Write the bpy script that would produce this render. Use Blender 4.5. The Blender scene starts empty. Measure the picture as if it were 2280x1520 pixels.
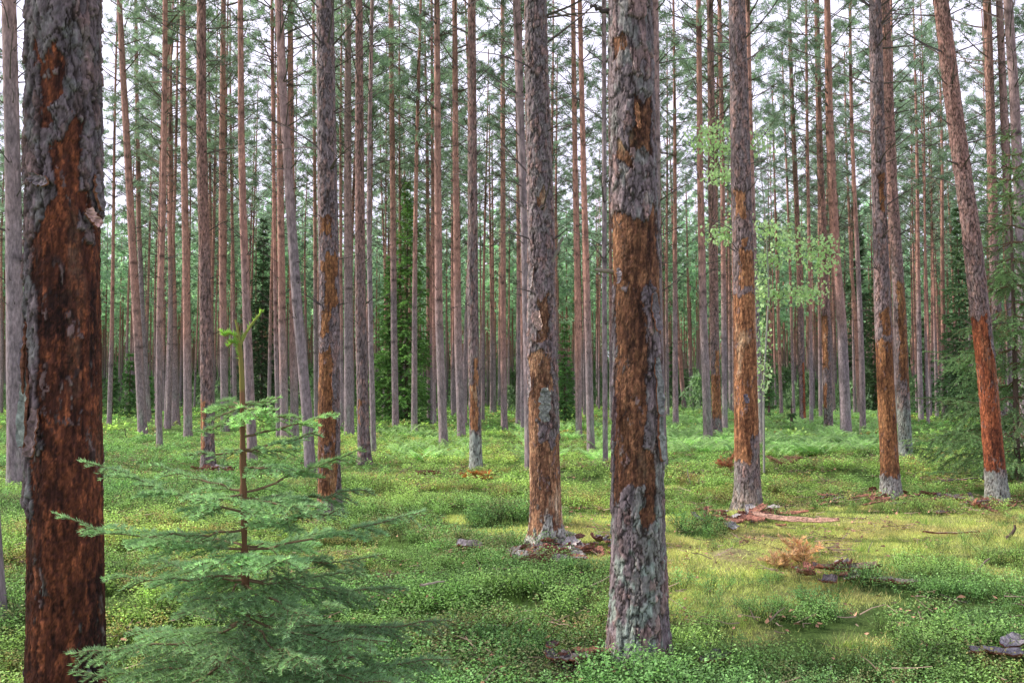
import bpy, math, random
import numpy as np
PI = math.pi
sc = bpy.context.scene
col = sc.collection
F = 2217.0; CX = 1140.0; CY = 760.0; HOR = 870.0; CAMZ = 1.6
PITCH = math.atan((HOR - CY) / F)
cp, sp = math.cos(PITCH), math.sin(PITCH)

# ------------------------------------------------------------------ numpy noise
def hsh(ix, iy, iz, seed=0):
    n = (ix.astype(np.int64) * 73856093) ^ (iy.astype(np.int64) * 19349663) ^ (iz.astype(np.int64) * 83492791) ^ (seed * 2654435761)
    n = n & 0xffffffff
    n = ((n ^ (n >> 15)) * 2246822519) & 0xffffffff
    n = ((n ^ (n >> 13)) * 3266489917) & 0xffffffff
    n = n ^ (n >> 16)
    return (n & 0xffffff) / float(0x1000000)

def vnoise(p, seed=0):
    i = np.floor(p).astype(np.int64); f = p - i
    u = f * f * (3 - 2 * f)
    r = 0
    for dx in (0, 1):
        wx = u[:, 0] if dx else 1 - u[:, 0]
        for dy in (0, 1):
            wy = u[:, 1] if dy else 1 - u[:, 1]
            for dz in (0, 1):
                wz = u[:, 2] if dz else 1 - u[:, 2]
                r = r + wx * wy * wz * hsh(i[:, 0] + dx, i[:, 1] + dy, i[:, 2] + dz, seed)
    return r

def fbm(p, oct=4, seed=0):
    s = 0; a = 0.5; t = 0
    for k in range(oct):
        s = s + a * vnoise(p * (2.03 ** k) + 17.3 * k, seed + k); t += a; a *= 0.5
    return s / t

def worley(p, seed=0):
    i = np.floor(p).astype(np.int64)
    f1 = np.full(len(p), 9.0); f2 = np.full(len(p), 9.0); cid = np.zeros(len(p)); dz_ = np.zeros(len(p))
    for dx in (-1, 0, 1):
        for dy in (-1, 0, 1):
            for dz in (-1, 0, 1):
                c = i + np.array([dx, dy, dz])
                q = np.stack([c[:, 0] + hsh(c[:, 0], c[:, 1], c[:, 2], seed),
                              c[:, 1] + hsh(c[:, 0], c[:, 1], c[:, 2], seed + 1),
                              c[:, 2] + hsh(c[:, 0], c[:, 1], c[:, 2], seed + 2)], 1)
                d = np.sqrt(((q - p) ** 2).sum(1))
                h = hsh(c[:, 0], c[:, 1], c[:, 2], seed + 3)
                near = d < f1
                f2 = np.where(near, f1, np.minimum(f2, d))
                cid = np.where(near, h, cid); dz_ = np.where(near, (p - q)[:, 2], dz_)
                f1 = np.where(near, d, f1)
    return f1, f2, cid, dz_

def sstep(a, b, x):
    t = np.clip((x - a) / (b - a), 0, 1)
    return t * t * (3 - 2 * t)

# ------------------------------------------------------------------ ground height and camera geometry
BUMPS = [(2.05, 9.15, .11, .45), (5.1, 9.9, .15, .75), (2.9, 8.6, .07, .5), (3.1, 12.6, .08, .8), (-1.2, 9.0, .08, .8), (0.3, 7.2, .06, .6),
         (6.0, 8.2, .06, .8), (-3.5, 16, .10, 1.6), (1.5, 19, .10, 1.8), (4.2, 7.0, .06, .5), (-1.5, 12.5, .07, 1.2)]
def gz(x, y):
    x = np.asarray(x, float); y = np.asarray(y, float)
    z = 0.025 * np.sin(x * 1.3 + 0.6 * y) + 0.02 * np.sin(y * 1.7 - 0.4 * x + 1) + 0.012 * np.sin(3.1 * x + 2.2 * y)
    z = z + 0.05 * np.sin(x * 0.31 + 1.1) * np.sin(y * 0.23) * np.clip(y / 20, 0, 1)
    for bx, by, h, s in BUMPS:
        z = z + h * np.exp(-((x - bx) ** 2 + (y - by) ** 2) / (2 * (s * .6) ** 2))
    return z

def ray(px, py):
    xc = (px - CX) / F; yc = (CY - py) / F
    return xc, cp - sp * yc, sp + cp * yc
def PT(px, py, d):
    a, b, c = ray(px, py); t = d / b
    return a * t, d, CAMZ + c * t
def depth_of(py):
    a, b, c = ray(0, py)
    return CAMZ * b / -c
def ground_pt(px, py):
    d = depth_of(py)
    for _ in range(4):
        x, y, z = PT(px, py, d)
        h = float(gz(x, y)); a, b, c = ray(px, py)
        d = (CAMZ - h) * b / -c
    x, y, z = PT(px, py, d)
    return x, y, float(gz(x, y))

# ------------------------------------------------------------------ object helpers
def tag(o, label=None, cat=None, group=None, kind=None):
    if label: o['label'] = label
    if cat: o['category'] = cat
    if group: o['group'] = group
    if kind: o['kind'] = kind
    return o
def empty(name, loc, label, cat, group=None):
    o = bpy.data.objects.new(name, None); col.objects.link(o); o.location = loc
    o.empty_display_size = 0.2
    return tag(o, label, cat, group)
def link(name, me, parent=None, loc=(0, 0, 0), rot=(0, 0, 0), scale=(1, 1, 1)):
    o = bpy.data.objects.new(name, me); col.objects.link(o)
    o.parent = parent; o.location = loc; o.rotation_euler = rot; o.scale = scale
    return o

class MB:
    """collects vertices, triangles, quads, per-vertex colours and per-face material slots"""
    def __init__(s): s.v = []; s.t = []; s.q = []; s.c = []; s.n = 0; s.tm = []; s.qm = []
    def add(s, v, t=None, q=None, c=None, m=0):
        v = np.asarray(v, float).reshape(-1, 3)
        if t is not None and len(t): s.t.append(np.asarray(t) + s.n); s.tm.append(np.full(len(t), m))
        if q is not None and len(q): s.q.append(np.asarray(q) + s.n); s.qm.append(np.full(len(q), m))
        if c is None: c = (1, 1, 1)
        c = np.asarray(c, float)
        if c.ndim == 1: c = np.tile(c, (len(v), 1))
        s.c.append(c); s.v.append(v); s.n += len(v)
    def mesh(s, name, mats, smooth=False):
        v = np.concatenate(s.v); c = np.concatenate(s.c)
        t = np.concatenate(s.t) if s.t else np.zeros((0, 3), int)
        q = np.concatenate(s.q) if s.q else np.zeros((0, 4), int)
        mi = np.concatenate([*s.tm, *s.qm]) if (s.tm or s.qm) else np.zeros(0)
        me = bpy.data.meshes.new(name)
        me.vertices.add(len(v)); me.vertices.foreach_set('co', v.astype(np.float32).ravel())
        loops = np.concatenate([t.ravel(), q.ravel()]).astype(np.int32)
        me.loops.add(len(loops)); me.loops.foreach_set('vertex_index', loops)
        nt, nq = len(t), len(q)
        ls = np.concatenate([np.arange(nt) * 3, nt * 3 + np.arange(nq) * 4]).astype(np.int32)
        me.polygons.add(nt + nq); me.polygons.foreach_set('loop_start', ls)
        me.polygons.foreach_set('material_index', mi.astype(np.int32))
        me.polygons.foreach_set('use_smooth', np.full(nt + nq, smooth))
        a = me.color_attributes.new('col', 'FLOAT_COLOR', 'POINT')
        a.data.foreach_set('color', np.concatenate([c, np.ones((len(c), 1))], 1).astype(np.float32).ravel())
        for m in (mats if isinstance(mats, (list, tuple)) else [mats]): me.materials.append(m)
        me.update(calc_edges=True)
        return me

def join(a, b):
    """append the contents of one collector to another"""
    if not b.v: return
    v = np.concatenate(b.v); c = np.concatenate(b.c)
    a.add(v, t=np.concatenate(b.t) if b.t else None, q=np.concatenate(b.q) if b.q else None, c=c)

def tube(mb, pts, rad, sides=5, c=(1, 1, 1), m=0):
    pts = np.asarray(pts, float); n = len(pts)
    rad = np.full(n, rad) if np.isscalar(rad) else np.asarray(rad, float)
    tan = np.gradient(pts, axis=0); tan /= np.linalg.norm(tan, axis=1)[:, None] + 1e-9
    ref = np.array([0, 0, 1.0]) if abs(tan[:, 2]).mean() < .8 else np.array([1.0, 0, 0])
    a = np.cross(tan, ref); a /= np.linalg.norm(a, axis=1)[:, None] + 1e-9
    b = np.cross(tan, a)
    th = np.arange(sides) * 2 * PI / sides
    v = pts[:, None, :] + rad[:, None, None] * (np.cos(th)[None, :, None] * a[:, None, :] + np.sin(th)[None, :, None] * b[:, None, :])
    i = np.arange(n - 1)[:, None] * sides; j = np.arange(sides)[None, :]; k = (j + 1) % sides
    q = np.stack([i + j, i + k, i + sides + k, i + sides + j], -1).reshape(-1, 4)
    cc = np.asarray(c, float)
    if cc.ndim == 2: cc = np.repeat(cc, sides, axis=0)
    mb.add(v.reshape(-1, 3), q=q, c=cc, m=m)

def rand_unit(rng, n):
    v = rng.normal(size=(n, 3)); return v / np.linalg.norm(v, axis=1)[:, None]
def blades(mb, base, dirs, length, width, rng, c, m=0):
    """thin triangles: needles or grass blades"""
    n = len(base)
    side = np.cross(dirs, rand_unit(rng, n)); side /= np.linalg.norm(side, axis=1)[:, None] + 1e-9
    w = (np.asarray(width) * np.ones(n))[:, None] / 2; L = (np.asarray(length) * np.ones(n))[:, None]
    v = np.stack([base - side * w, base + side * w, base + dirs * L], 1).reshape(-1, 3)
    cc = np.asarray(c, float); cc = np.tile(cc, (n, 1)) if cc.ndim == 1 else cc
    mb.add(v, t=np.arange(3 * n).reshape(-1, 3), c=np.repeat(cc, 3, axis=0), m=m)
def leaves(mb, base, dirs, length, width, rng, c, m=0, up=0.6):
    """folded oval leaf quads"""
    n = len(base)
    nrm = rand_unit(rng, n) + np.array([0, 0, up * 2]); side = np.cross(dirs, nrm); side /= np.linalg.norm(side, axis=1)[:, None] + 1e-9
    w = (np.asarray(width) * np.ones(n))[:, None] / 2; L = (np.asarray(length) * np.ones(n))[:, None]
    mid = base + dirs * L * .5 + np.array([0, 0, 1.0]) * L * .08
    v = np.stack([base, mid - side * w, base + dirs * L, mid + side * w], 1).reshape(-1, 3)
    cc = np.asarray(c, float); cc = np.tile(cc, (n, 1)) if cc.ndim == 1 else cc
    mb.add(v, q=np.arange(4 * n).reshape(-1, 4), c=np.repeat(cc, 4, axis=0), m=m)

def scatter(mb, src, pos, rz, scl, tint, tilt=None, m=0):
    """merge transformed copies of a small MB into mb"""
    v = np.concatenate(src.v); c = np.concatenate(src.c); n = len(v)
    t = np.concatenate(src.t) if src.t else None; q = np.concatenate(src.q) if src.q else None
    P = len(pos)
    if P == 0: return
    cs, sn = np.cos(rz), np.sin(rz)
    x = v[None, :, 0] * cs[:, None] - v[None, :, 1] * sn[:, None]
    y = v[None, :, 0] * sn[:, None] + v[None, :, 1] * cs[:, None]
    z = np.repeat(v[None, :, 2], P, 0)
    if scl.ndim == 1: scl = np.stack([scl, scl], 1)
    V = np.stack([x * scl[:, :1], y * scl[:, :1], z * scl[:, 1:2]], -1) + pos[:, None, :]
    C = c[None] * tint[:, None, :]
    off = (np.arange(P) * n)[:, None, None]
    T = (t[None] + off).reshape(-1, 3) if t is not None else None
    Q = (q[None] + off).reshape(-1, 4) if q is not None else None
    mb.add(V.reshape(-1, 3), t=T, q=Q, c=C.reshape(-1, 3), m=m)

# ------------------------------------------------------------------ materials
def new_mat(name):
    m = bpy.data.materials.new(name); m.use_nodes = True
    nt = m.node_tree; b = nt.nodes['Principled BSDF']
    return m, nt, b
def N(nt, t, **k):
    n = nt.nodes.new(t)
    for a, v in k.items(): setattr(n, a, v)
    return n
def attr_col(nt):
    a = N(nt, 'ShaderNodeAttribute'); a.attribute_name = 'col'; return a.outputs['Color']
def mapped(nt, sx, sy, sz):
    tc = N(nt, 'ShaderNodeTexCoord'); mp = N(nt, 'ShaderNodeMapping')
    mp.inputs['Scale'].default_value = (sx, sy, sz); nt.links.new(tc.outputs['Object'], mp.inputs['Vector'])
    return mp.outputs['Vector']
def noise(nt, vec, scale, detail=3, rough=.6):
    n = N(nt, 'ShaderNodeTexNoise'); n.inputs['Scale'].default_value = scale; n.inputs['Detail'].default_value = detail
    n.inputs['Roughness'].default_value = rough
    if vec is not None: nt.links.new(vec, n.inputs['Vector'])
    return n.outputs['Fac']
def maprange(nt, v, a, b, c, d):
    n = N(nt, 'ShaderNodeMapRange'); nt.links.new(v, n.inputs['Value'])
    for k, x in zip(('From Min', 'From Max', 'To Min', 'To Max'), (a, b, c, d)): n.inputs[k].default_value = x
    return n.outputs['Result']
def mul(nt, c, f):
    n = N(nt, 'ShaderNodeVectorMath', operation='SCALE'); nt.links.new(c, n.inputs[0]); nt.links.new(f, n.inputs['Scale'])
    return n.outputs['Vector']
def bump(nt, h, strength, dist, b):
    n = N(nt, 'ShaderNodeBump'); n.inputs['Strength'].default_value = strength; n.inputs['Distance'].default_value = dist
    nt.links.new(h, n.inputs['Height']); nt.links.new(n.outputs['Normal'], b.inputs['Normal']); return n

def bark_mat(name, fine, lo=.6, hi=1.4):
    m, nt, b = new_mat(name)
    c = attr_col(nt); v = mapped(nt, 1, 1, .35)
    n1 = noise(nt, v, fine, 5, .65)
    vo = N(nt, 'ShaderNodeTexVoronoi'); vo.inputs['Scale'].default_value = fine * .6; nt.links.new(v, vo.inputs['Vector'])
    mix = N(nt, 'ShaderNodeMath', operation='ADD'); nt.links.new(n1, mix.inputs[0])
    mm = N(nt, 'ShaderNodeMath', operation='MULTIPLY'); nt.links.new(vo.outputs['Distance'], mm.inputs[0]); mm.inputs[1].default_value = -.35
    nt.links.new(mm.outputs[0], mix.inputs[1])
    f = maprange(nt, mix.outputs[0], .1, .6, lo, hi)
    nt.links.new(mul(nt, c, f), b.inputs['Base Color'])
    b.inputs['Roughness'].default_value = .75; b.inputs['Specular IOR Level'].default_value = .2
    bump(nt, mix.outputs[0], .8, .012, b)
    return m
M_HERO = bark_mat('near_bark', 60, .42, 1.55)
M_BARK = bark_mat('pine_bark', 34, .5, 1.45)
def leaf_mat(name, tr=.4, spec=.3, rough=.55, vary=.3):
    m, nt, b = new_mat(name)
    c = attr_col(nt)
    oi = N(nt, 'ShaderNodeObjectInfo')
    f = maprange(nt, oi.outputs['Random'], 0, 1, 1 - vary, 1 + vary)
    c2 = mul(nt, c, f)
    nt.links.new(c2, b.inputs['Base Color']); b.inputs['Roughness'].default_value = rough
    b.inputs['Specular IOR Level'].default_value = spec
    t = N(nt, 'ShaderNodeBsdfTranslucent')
    g = N(nt, 'ShaderNodeVectorMath', operation='MULTIPLY'); nt.links.new(c2, g.inputs[0]); g.inputs[1].default_value = (1.1, 1.2, .85)
    nt.links.new(g.outputs[0], t.inputs['Color'])
    mx = N(nt, 'ShaderNodeMixShader'); mx.inputs[0].default_value = tr
    nt.links.new(b.outputs[0], mx.inputs[1]); nt.links.new(t.outputs[0], mx.inputs[2])
    nt.links.new(mx.outputs[0], nt.nodes['Material Output'].inputs['Surface'])
    return m
M_NEEDLE = leaf_mat('needle', .45)
M_LEAF = leaf_mat('leaf', .45, .35, .5, 0.0)
M_TWIG, nt, b = new_mat('twig'); nt.links.new(attr_col(nt), b.inputs['Base Color']); b.inputs['Roughness'].default_value = .9
b.inputs['Specular IOR Level'].default_value = .15

# ------------------------------------------------------------------ trunks
GREY = np.array([.31, .25, .27]); ORANGE = np.array([.50, .255, .205]); LICH = np.array([.34, .40, .32])
def trunk_color(P, z, th, rng_seed, oz, ostr, warm):
    """P local coords on the surface; oz = height where the orange bark starts"""
    n = fbm(P * np.array([3, 3, .8]) + rng_seed, 3, 5)
    n2 = fbm(P * np.array([14, 14, 2.2]) + rng_seed, 3, 9)
    g = GREY * (1 - .25 * warm) + np.array([.36, .21, .17]) * .25 * warm
    k = sstep(oz - 2, oz + 2.5, z + (n - .5) * 3) * ostr
    k = np.clip(k + warm * .3 * sstep(.5, .7, n2), 0, 1)
    c = g[None] * (1 - k[:, None]) + ORANGE[None] * k[:, None]
    l = sstep(.5, .75, fbm(P * np.array([5, 5, 1.5]) + rng_seed + 40, 3, 3)) * sstep(2.2, .2, z) * .6
    c = c * (1 - l[:, None]) + LICH[None] * l[:, None]
    c = c * (.62 + .75 * n2)[:, None]
    return c

def simple_trunk(cx, cy, zs, rad, sides, seed, oz, ostr=1., warm=0., whorl=.45):
    """trunk as a tube with a curved axis, small irregularities and knot rings; local coordinates"""
    n = len(zs); th = np.arange(sides) * 2 * PI / sides
    Z = np.repeat(zs, sides); T = np.tile(th, n)
    R = np.repeat(rad, sides)
    U = np.stack([np.cos(T) * 2, np.sin(T) * 2, Z * .8], 1)
    ph = (Z / whorl + .25 * vnoise(np.stack([Z * 0 + seed, Z * .7, Z * 0], 1), 4)) % 1.0
    ring = np.exp(-((ph - .5) / .07) ** 2) * sstep(2.0, 4.0, Z)
    R2 = R * (1 + .10 * (fbm(U + seed * 3.1, 3, 2) - .5)) * (1 + .07 * ring)
    x = np.repeat(cx, sides) + R2 * np.cos(T); y = np.repeat(cy, sides) + R2 * np.sin(T)
    V = np.stack([x, y, Z], 1)
    C = trunk_color(np.stack([np.cos(T) * R, np.sin(T) * R, Z], 1), Z, T, seed, oz, ostr, warm)
    knot = ring * (hsh(np.floor(T * 1.2).astype(int), np.floor(Z / whorl).astype(int), np.zeros(len(Z), int), 7) > .45)
    C = C * (1 - .65 * knot)[:, None] * (1 - .22 * ring)[:, None]
    i = np.arange(n - 1)[:, None] * sides; j = np.arange(sides)[None, :]; k = (j + 1) % sides
    q = np.stack([i + j, i + k, i + sides + k, i + sides + j], -1).reshape(-1, 4)
    return V, q, C

def side_field(T):
    """screen position across the trunk for an angle T (0 = +x); facing the camera is -y"""
    return np.arctan2(np.cos(T), -np.sin(T))     # angle from the camera-facing line, + to the right

WOODS = {'dark': [(.026, .011, .009), (.095, .030, .018), (.34, .105, .04), (.20, .12, .08), .55],
         'mixed': [(.055, .024, .016), (.19, .080, .043), (.37, .185, .09), (.47, .34, .21), .95],
         'brown': [(.12, .050, .028), (.28, .12, .055), (.42, .21, .085), (.42, .27, .14), .8],
         'tan': [(.11, .050, .030), (.32, .155, .085), (.56, .35, .20), (.80, .64, .46), 1],
         'orange': [(.15, .060, .032), (.38, .165, .08), (.52, .27, .13), (.60, .42, .27), 1],
         'red': [(.10, .032, .02), (.30, .085, .038), (.42, .14, .06), (.42, .20, .11), .8]}

def hero_trunk(axis, radf, d, z0, zt, dz, sides, seed, patches, islands, wood, oz, ostr, warm, cell, lichen, thick=.022, foot=None):
    """trunk with flaking bark plates raised over bare wood where the bark is gone"""
    zs = np.concatenate([np.arange(z0, zt, dz), np.arange(zt, 22.0, .25)]); n = len(zs)
    cx, cy = axis(zs); rad = radf(zs)
    th = np.arange(sides) * 2 * PI / sides
    Z = np.repeat(zs, sides); T = np.tile(th, n); R = np.repeat(rad, sides)
    S = side_field(T)
    P = np.stack([np.cos(T) * R, np.sin(T) * R, Z], 1)
    warp = np.stack([vnoise(P * 14 + s * 7.7, 20 + s) - .5 for s in range(3)], 1) * .040
    warp2 = np.stack([vnoise(P * 48 + s * 5.1, 23 + s) - .5 for s in range(3)], 1) * np.array([.018, .018, .03])
    warp3 = np.stack([vnoise(P * 120 + s * 5.1, 27 + s) - .5 for s in range(3)], 1) * .007
    Pw = P + warp + warp2 + warp3
    f1, f2, cid, fz_ = worley(Pw * np.array([1, 1, .34]) / (cell * .95) + seed, 31)
    g1, g2, gid, gz_ = worley((Pw + warp2) * np.array([1, 1, .55]) / (cell * .40) + seed, 57)
    e1, e2, eid, ez_ = worley((Pw + warp3 * 2) * np.array([1, 1, .8]) / (cell * .19) + seed, 93)
    cvar = vnoise(P * 9 + seed, 35)
    crack = sstep(.0, .04 + .09 * cvar, f2 - f1); crack2 = sstep(.0, .06, g2 - g1)
    rid = np.abs(fbm((P + warp2) * np.array([15, 15, 2.6]) + seed, 3, 101) - .5)
    fis = sstep(.004, .026, rid)                      # 0 in the long vertical fissures
    # peel mask (1 = bark present)
    peel = np.full(len(Z), -1.0)
    rag = (fbm(P * np.array([16, 16, 6]) + seed, 4, 61) - .5) * .55 + (cid - .5) * .16 + (gid - .5) * .09 + (fbm(P * np.array([60, 60, 30]), 2, 62) - .5) * .06
    S0, Z0 = S, Z
    S = S + (fbm(P * np.array([6, 6, 4]) + seed + 5, 2, 63) - .5) * .6 + (vnoise(P * np.array([22, 22, 14]), 64) - .5) * .22
    Zp = Z + (fbm(P * np.array([9, 9, 3]) + seed + 8, 3, 65) - .5) * min(.55, .14 * d) * .5 + (vnoise(P * np.array([40, 40, 10]), 66) - .5) * .05
    for (u0, u1, pa, pb) in patches:
        za = CAMZ + (HOR - pb) * d / F; zb = CAMZ + (HOR - pa) * d / F
        a0 = -PI if u0 <= -1 else math.asin(u0); a1 = PI if u1 >= 1 else math.asin(u1)
        ds = np.minimum((S - a0) * R, (a1 - S) * R)
        if u0 <= -1: ds = (a1 - S) * R
        if u1 >= 1: ds = (S - a0) * R if u0 > -1 else np.full(len(S), 1.0)
        dd = np.minimum(ds, np.minimum(Zp - za, zb - Zp) * .8)
        peel = np.maximum(peel, dd)
    for (u0, u1, pa, pb) in islands:
        za = CAMZ + (HOR - pb) * d / F; zb = CAMZ + (HOR - pa) * d / F
        a0 = -PI if u0 <= -1 else math.asin(u0); a1 = PI if u1 >= 1 else math.asin(u1)
        dd = np.minimum(np.minimum((S - a0) * R, (a1 - S) * R), np.minimum(Zp - za, zb - Zp) * .8)
        peel = np.minimum(peel, -dd)
    S = S0
    m = sstep(.004, -.004, peel + rag * .13)          # bark left
    tilt1 = np.clip(.5 - fz_ * .9, 0, 1); tilt2 = np.clip(.5 - gz_ * 1.0, 0, 1)
    resid = sstep(.74, .80, .5 * cid + .5 * gid) * sstep(.50, .56, fbm(P * np.array([8, 8, 4]) + seed + 33, 2, 107)) * .9
    m0 = m; m = np.maximum(m, resid)
    plate = (.45 + .55 * m0) * thick * ((.34 * cid + .34 * tilt1 + .22 * gid * tilt2 + .10) * (.45 + .55 * crack) + .10 * eid) * (.35 + .65 * fis) + .0025 * fbm(P * 110, 2, 95)
    streak = fbm(P * np.array([38, 38, 3.0]) + seed, 4, 71)
    chip = sstep(.54, .66, fbm(P * np.array([40, 40, 15]) + seed, 4, 73))
    scal = sstep(.46, .52, .55 * gid + .55 * fbm(P * np.array([11, 11, 5]) + seed + 70, 3, 103)) * sstep(.0, .05, g2 - g1)
    wood_h = .006 * streak + .0055 * scal * (.4 + .6 * tilt2) + .002 * eid
    disp = m * plate + (1 - m) * wood_h
    lump = .085 * (fbm(np.stack([np.cos(T) * 1.3, np.sin(T) * 1.3, Z * 1.1], 1) + seed, 3, 77) - .5)
    R2 = R * (1 + lump) - thick * .75 + disp
    fl = np.exp(-np.clip(Z, -.3, 9) / .13) * (.5 + .5 * np.cos(T * 5 + seed)) * .16 + np.exp(-np.clip(Z, -.3, 9) / .3) * (.5 + .5 * np.cos(T * 3 + seed * 2)) * .07
    R2 = R2 + R * fl
    V = np.stack([np.repeat(cx, sides) + R2 * np.cos(T), np.repeat(cy, sides) + R2 * np.sin(T), Z], 1)
    # colour
    cb = trunk_color(P, Z, T, seed, oz, ostr, warm)
    pinkish = sstep(.62, .82, cid)[:, None] * (.45 + .3 * warm)
    cb = cb * (1 - pinkish) + np.array([.36, .20, .165])[None] * pinkish * (.7 + .6 * gid)[:, None]
    cb = cb * (.55 + .32 * cid + .28 * gid + .22 * eid)[:, None] * (.75 + .35 * tilt1)[:, None]
    cb = cb * (.68 if wood == 'dark' else .92)
    lz = sstep(.50, .66, fbm(P * np.array([22, 22, 12]) + seed + 9, 3, 81)) * lichen * (.35 + .65 * sstep(1.6, .3, Z))
    cb = cb * (1 - lz)[:, None] + np.array([.38, .47, .40])[None] * (.6 + .6 * gid)[:, None] * lz[:, None]
    if foot:
        fz = (sstep(foot[0], foot[0] * .6, Z + (cvar - .5) * foot[0] * .4) * foot[1] * (.55 + .45 * gid))[:, None]
        cb = cb * (1 - fz) + np.array(foot[2])[None] * fz
    cr = ((.12 + .88 * crack) * (.62 + .38 * crack2) * (.14 + .86 * fis))[:, None]
    cb = cb * cr + np.array([.03, .02, .016]) * (1 - cr)
    w = [np.array(x) for x in WOODS[wood][:4]]; w4 = WOODS[wood][4]
    big = fbm(P * np.array([5, 5, 2.2]) + seed + 3, 4, 85)
    t1 = sstep(.36, .58, .55 * streak + .45 * big)[:, None]
    cw = w[0] * (1 - t1) + w[1] * t1
    t2 = (sstep(.50, .64, big * .45 + streak * .3 + .25 * gid) * .8 * w4)[:, None]
    cw = cw * (1 - t2) + w[2] * t2
    t3 = (sstep(.60, .74, fbm(P * np.array([9, 9, 2.2]) + seed + 30, 4, 87)) * .8 * w4)[:, None]
    cw = cw * (1 - t3) + w[3] * t3
    rim = (scal * (1 - scal) * 4)[:, None]; sc1 = scal[:, None]
    cw = cw * (1 - .55 * sc1) + (w[1] * .75 + w[0] * .2) * .55 * sc1 * (.6 + .8 * eid)[:, None]
    cw = cw * (1 - .55 * rim) + chip[:, None] * w[2] * (.30 if wood != 'dark' else .42) * (.4 + 1.0 * eid)[:, None]
    gouge = sstep(.56, .66, fbm(P * np.array([45, 45, 7]) + seed + 50, 2, 89))[:, None] * .5
    cw = cw * (1 - gouge) + w[0] * .6 * gouge
    cw = cw * (.62 + .5 * eid + .35 * streak)[:, None]
    edge = (m * (1 - m) * 4)[:, None]
    C = cb * m[:, None] + cw * (1 - m[:, None])
    C = C * (1 - .75 * edge)
    i = np.arange(n - 1)[:, None] * sides; j = np.arange(sides)[None, :]; k = (j + 1) % sides
    q = np.stack([i + j, i + k, i + sides + k, i + sides + j], -1).reshape(-1, 4)
    return V, q, C

# ------------------------------------------------------------------ crowns and dead twigs
def pine_crown(seed, H=10.5, blade_n=17, nclump=370, bl=.21, bw=.030, spread=2.0, trunk=False):
    """crown of a tall forest pine: up-swept limbs with needle tufts near their ends; origin at the crown base"""
    rng = np.random.default_rng(seed); mb = MB()
    tips = []
    nb = 30
    for k in range(nb):
        h = H * (k / nb) ** .9; az = k * 2.4 + rng.uniform(-.4, .4)
        L = spread * (1 - (h / H) ** 1.6) * rng.uniform(.65, 1.15) + .35
        if k < 8 and rng.random() < .45: L *= .6
        dirv = np.array([math.cos(az), math.sin(az), 0]); el = rng.uniform(.1, .6)
        s = np.linspace(0, 1, 5)
        pts = dirv[None] * (s * L)[:, None] * math.cos(el) + np.array([0, 0, 1.0])[None] * (h + L * (math.sin(el) * s + .25 * s * s))[:, None]
        tube(mb, pts, np.linspace(.03, .008, 5), 3, (.16, .11, .09), 1)
        nt = int(3 + L * 3.0)
        for j in range(nt):
            t = rng.uniform(.35, 1.0); base = np.array([np.interp(t, s, pts[:, a]) for a in range(3)])
            a2 = az + rng.uniform(-1.2, 1.2); l2 = rng.uniform(.25, .7) * (1.1 - .4 * t)
            end = base + np.array([math.cos(a2) * l2, math.sin(a2) * l2, rng.uniform(-.05, .45) * l2])
            tube(mb, np.stack([base, end]), [.009, .004], 3, (.16, .11, .09), 1)
            tips.append((end, a2)); tips.append(((base + end) / 2, a2))
    idx = rng.choice(len(tips), min(nclump, len(tips) * 3), replace=True)
    cent = np.array([tips[i][0] for i in idx]) + rng.normal(size=(len(idx), 3)) * .10
    cdir = rand_unit(rng, len(idx)) * .6 + np.array([0, 0, .35])
    base = np.repeat(cent, blade_n, 0) + rng.normal(size=(len(cent) * blade_n, 3)) * .05
    dr = rand_unit(rng, len(base)) + np.repeat(cdir, blade_n, 0); dr /= np.linalg.norm(dr, axis=1)[:, None]
    tone = np.repeat(rng.uniform(.55, 1.3, len(cent)), blade_n)[:, None]
    cc = np.array([.33, .44, .35])[None] * tone
    blades(mb, base, dr, rng.uniform(.7, 1.2, len(base)) * bl, bw, rng, cc, 0)
    return mb

def dead_wood(seed, z0, z1, axis, radf, big=1.0, step=.45, sides=3, out=None):
    """whorls of thin dead branches below the crown; the long ones go one by one into out"""
    rng = np.random.default_rng(seed); mb = MB(); stubs = mb
    z = z0
    while z < z1:
        f = (z - z0) / (z1 - z0)
        for k in range(rng.integers(2, 6)):
            az = rng.uniform(0, 2 * PI)
            short = rng.random() < (.75 - .65 * f)
            L = rng.uniform(.04, .18) if short else rng.uniform(.3, 1.0) * (.5 + f * 1.1) * big
            el = rng.uniform(.15, .8); cx, cy = axis(np.array([z])); r = float(radf(np.array([z]))[0])
            s = np.linspace(0, 1, 3 if short else 5)
            bend = rng.uniform(-.25, .2); az2 = az + rng.uniform(-.3, .3) * s
            hx = r * .85 + L * s * math.cos(el)
            pts = np.stack([cx[0] + hx * np.cos(az2), cy[0] + hx * np.sin(az2), z + L * (math.sin(el) * s + bend * s * s)], 1)
            r0 = .012 if short else .007 + .009 * L
            if out is not None and not short: mb = MB(); out.append((L, z, mb))
            else: mb = stubs
            tube(mb, pts, np.linspace(r0, .004, len(s)), sides, (.13, .105, .10))
            if not short and L > .45:
                for q_ in range(rng.integers(1, 5)):
                    t = rng.uniform(.35, .9); b0 = np.array([np.interp(t, s, pts[:, a]) for a in range(3)])
                    a3 = az + rng.choice([-1, 1]) * rng.uniform(.4, 1.0); l3 = L * rng.uniform(.2, .45)
                    e0 = b0 + np.array([math.cos(a3) * l3, math.sin(a3) * l3, l3 * rng.uniform(-.1, .6)])
                    tube(mb, np.stack([b0, e0]), [.006, .003], 3, (.14, .115, .11))
        z += step * rng.uniform(.6, 1.3)
    return stubs

CROWNS = [pine_crown(100 + k, H=10 + k % 3, spread=1.9 + .25 * (k % 4)).mesh('pine_crown', [M_NEEDLE, M_TWIG]) for k in range(7)]

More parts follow.
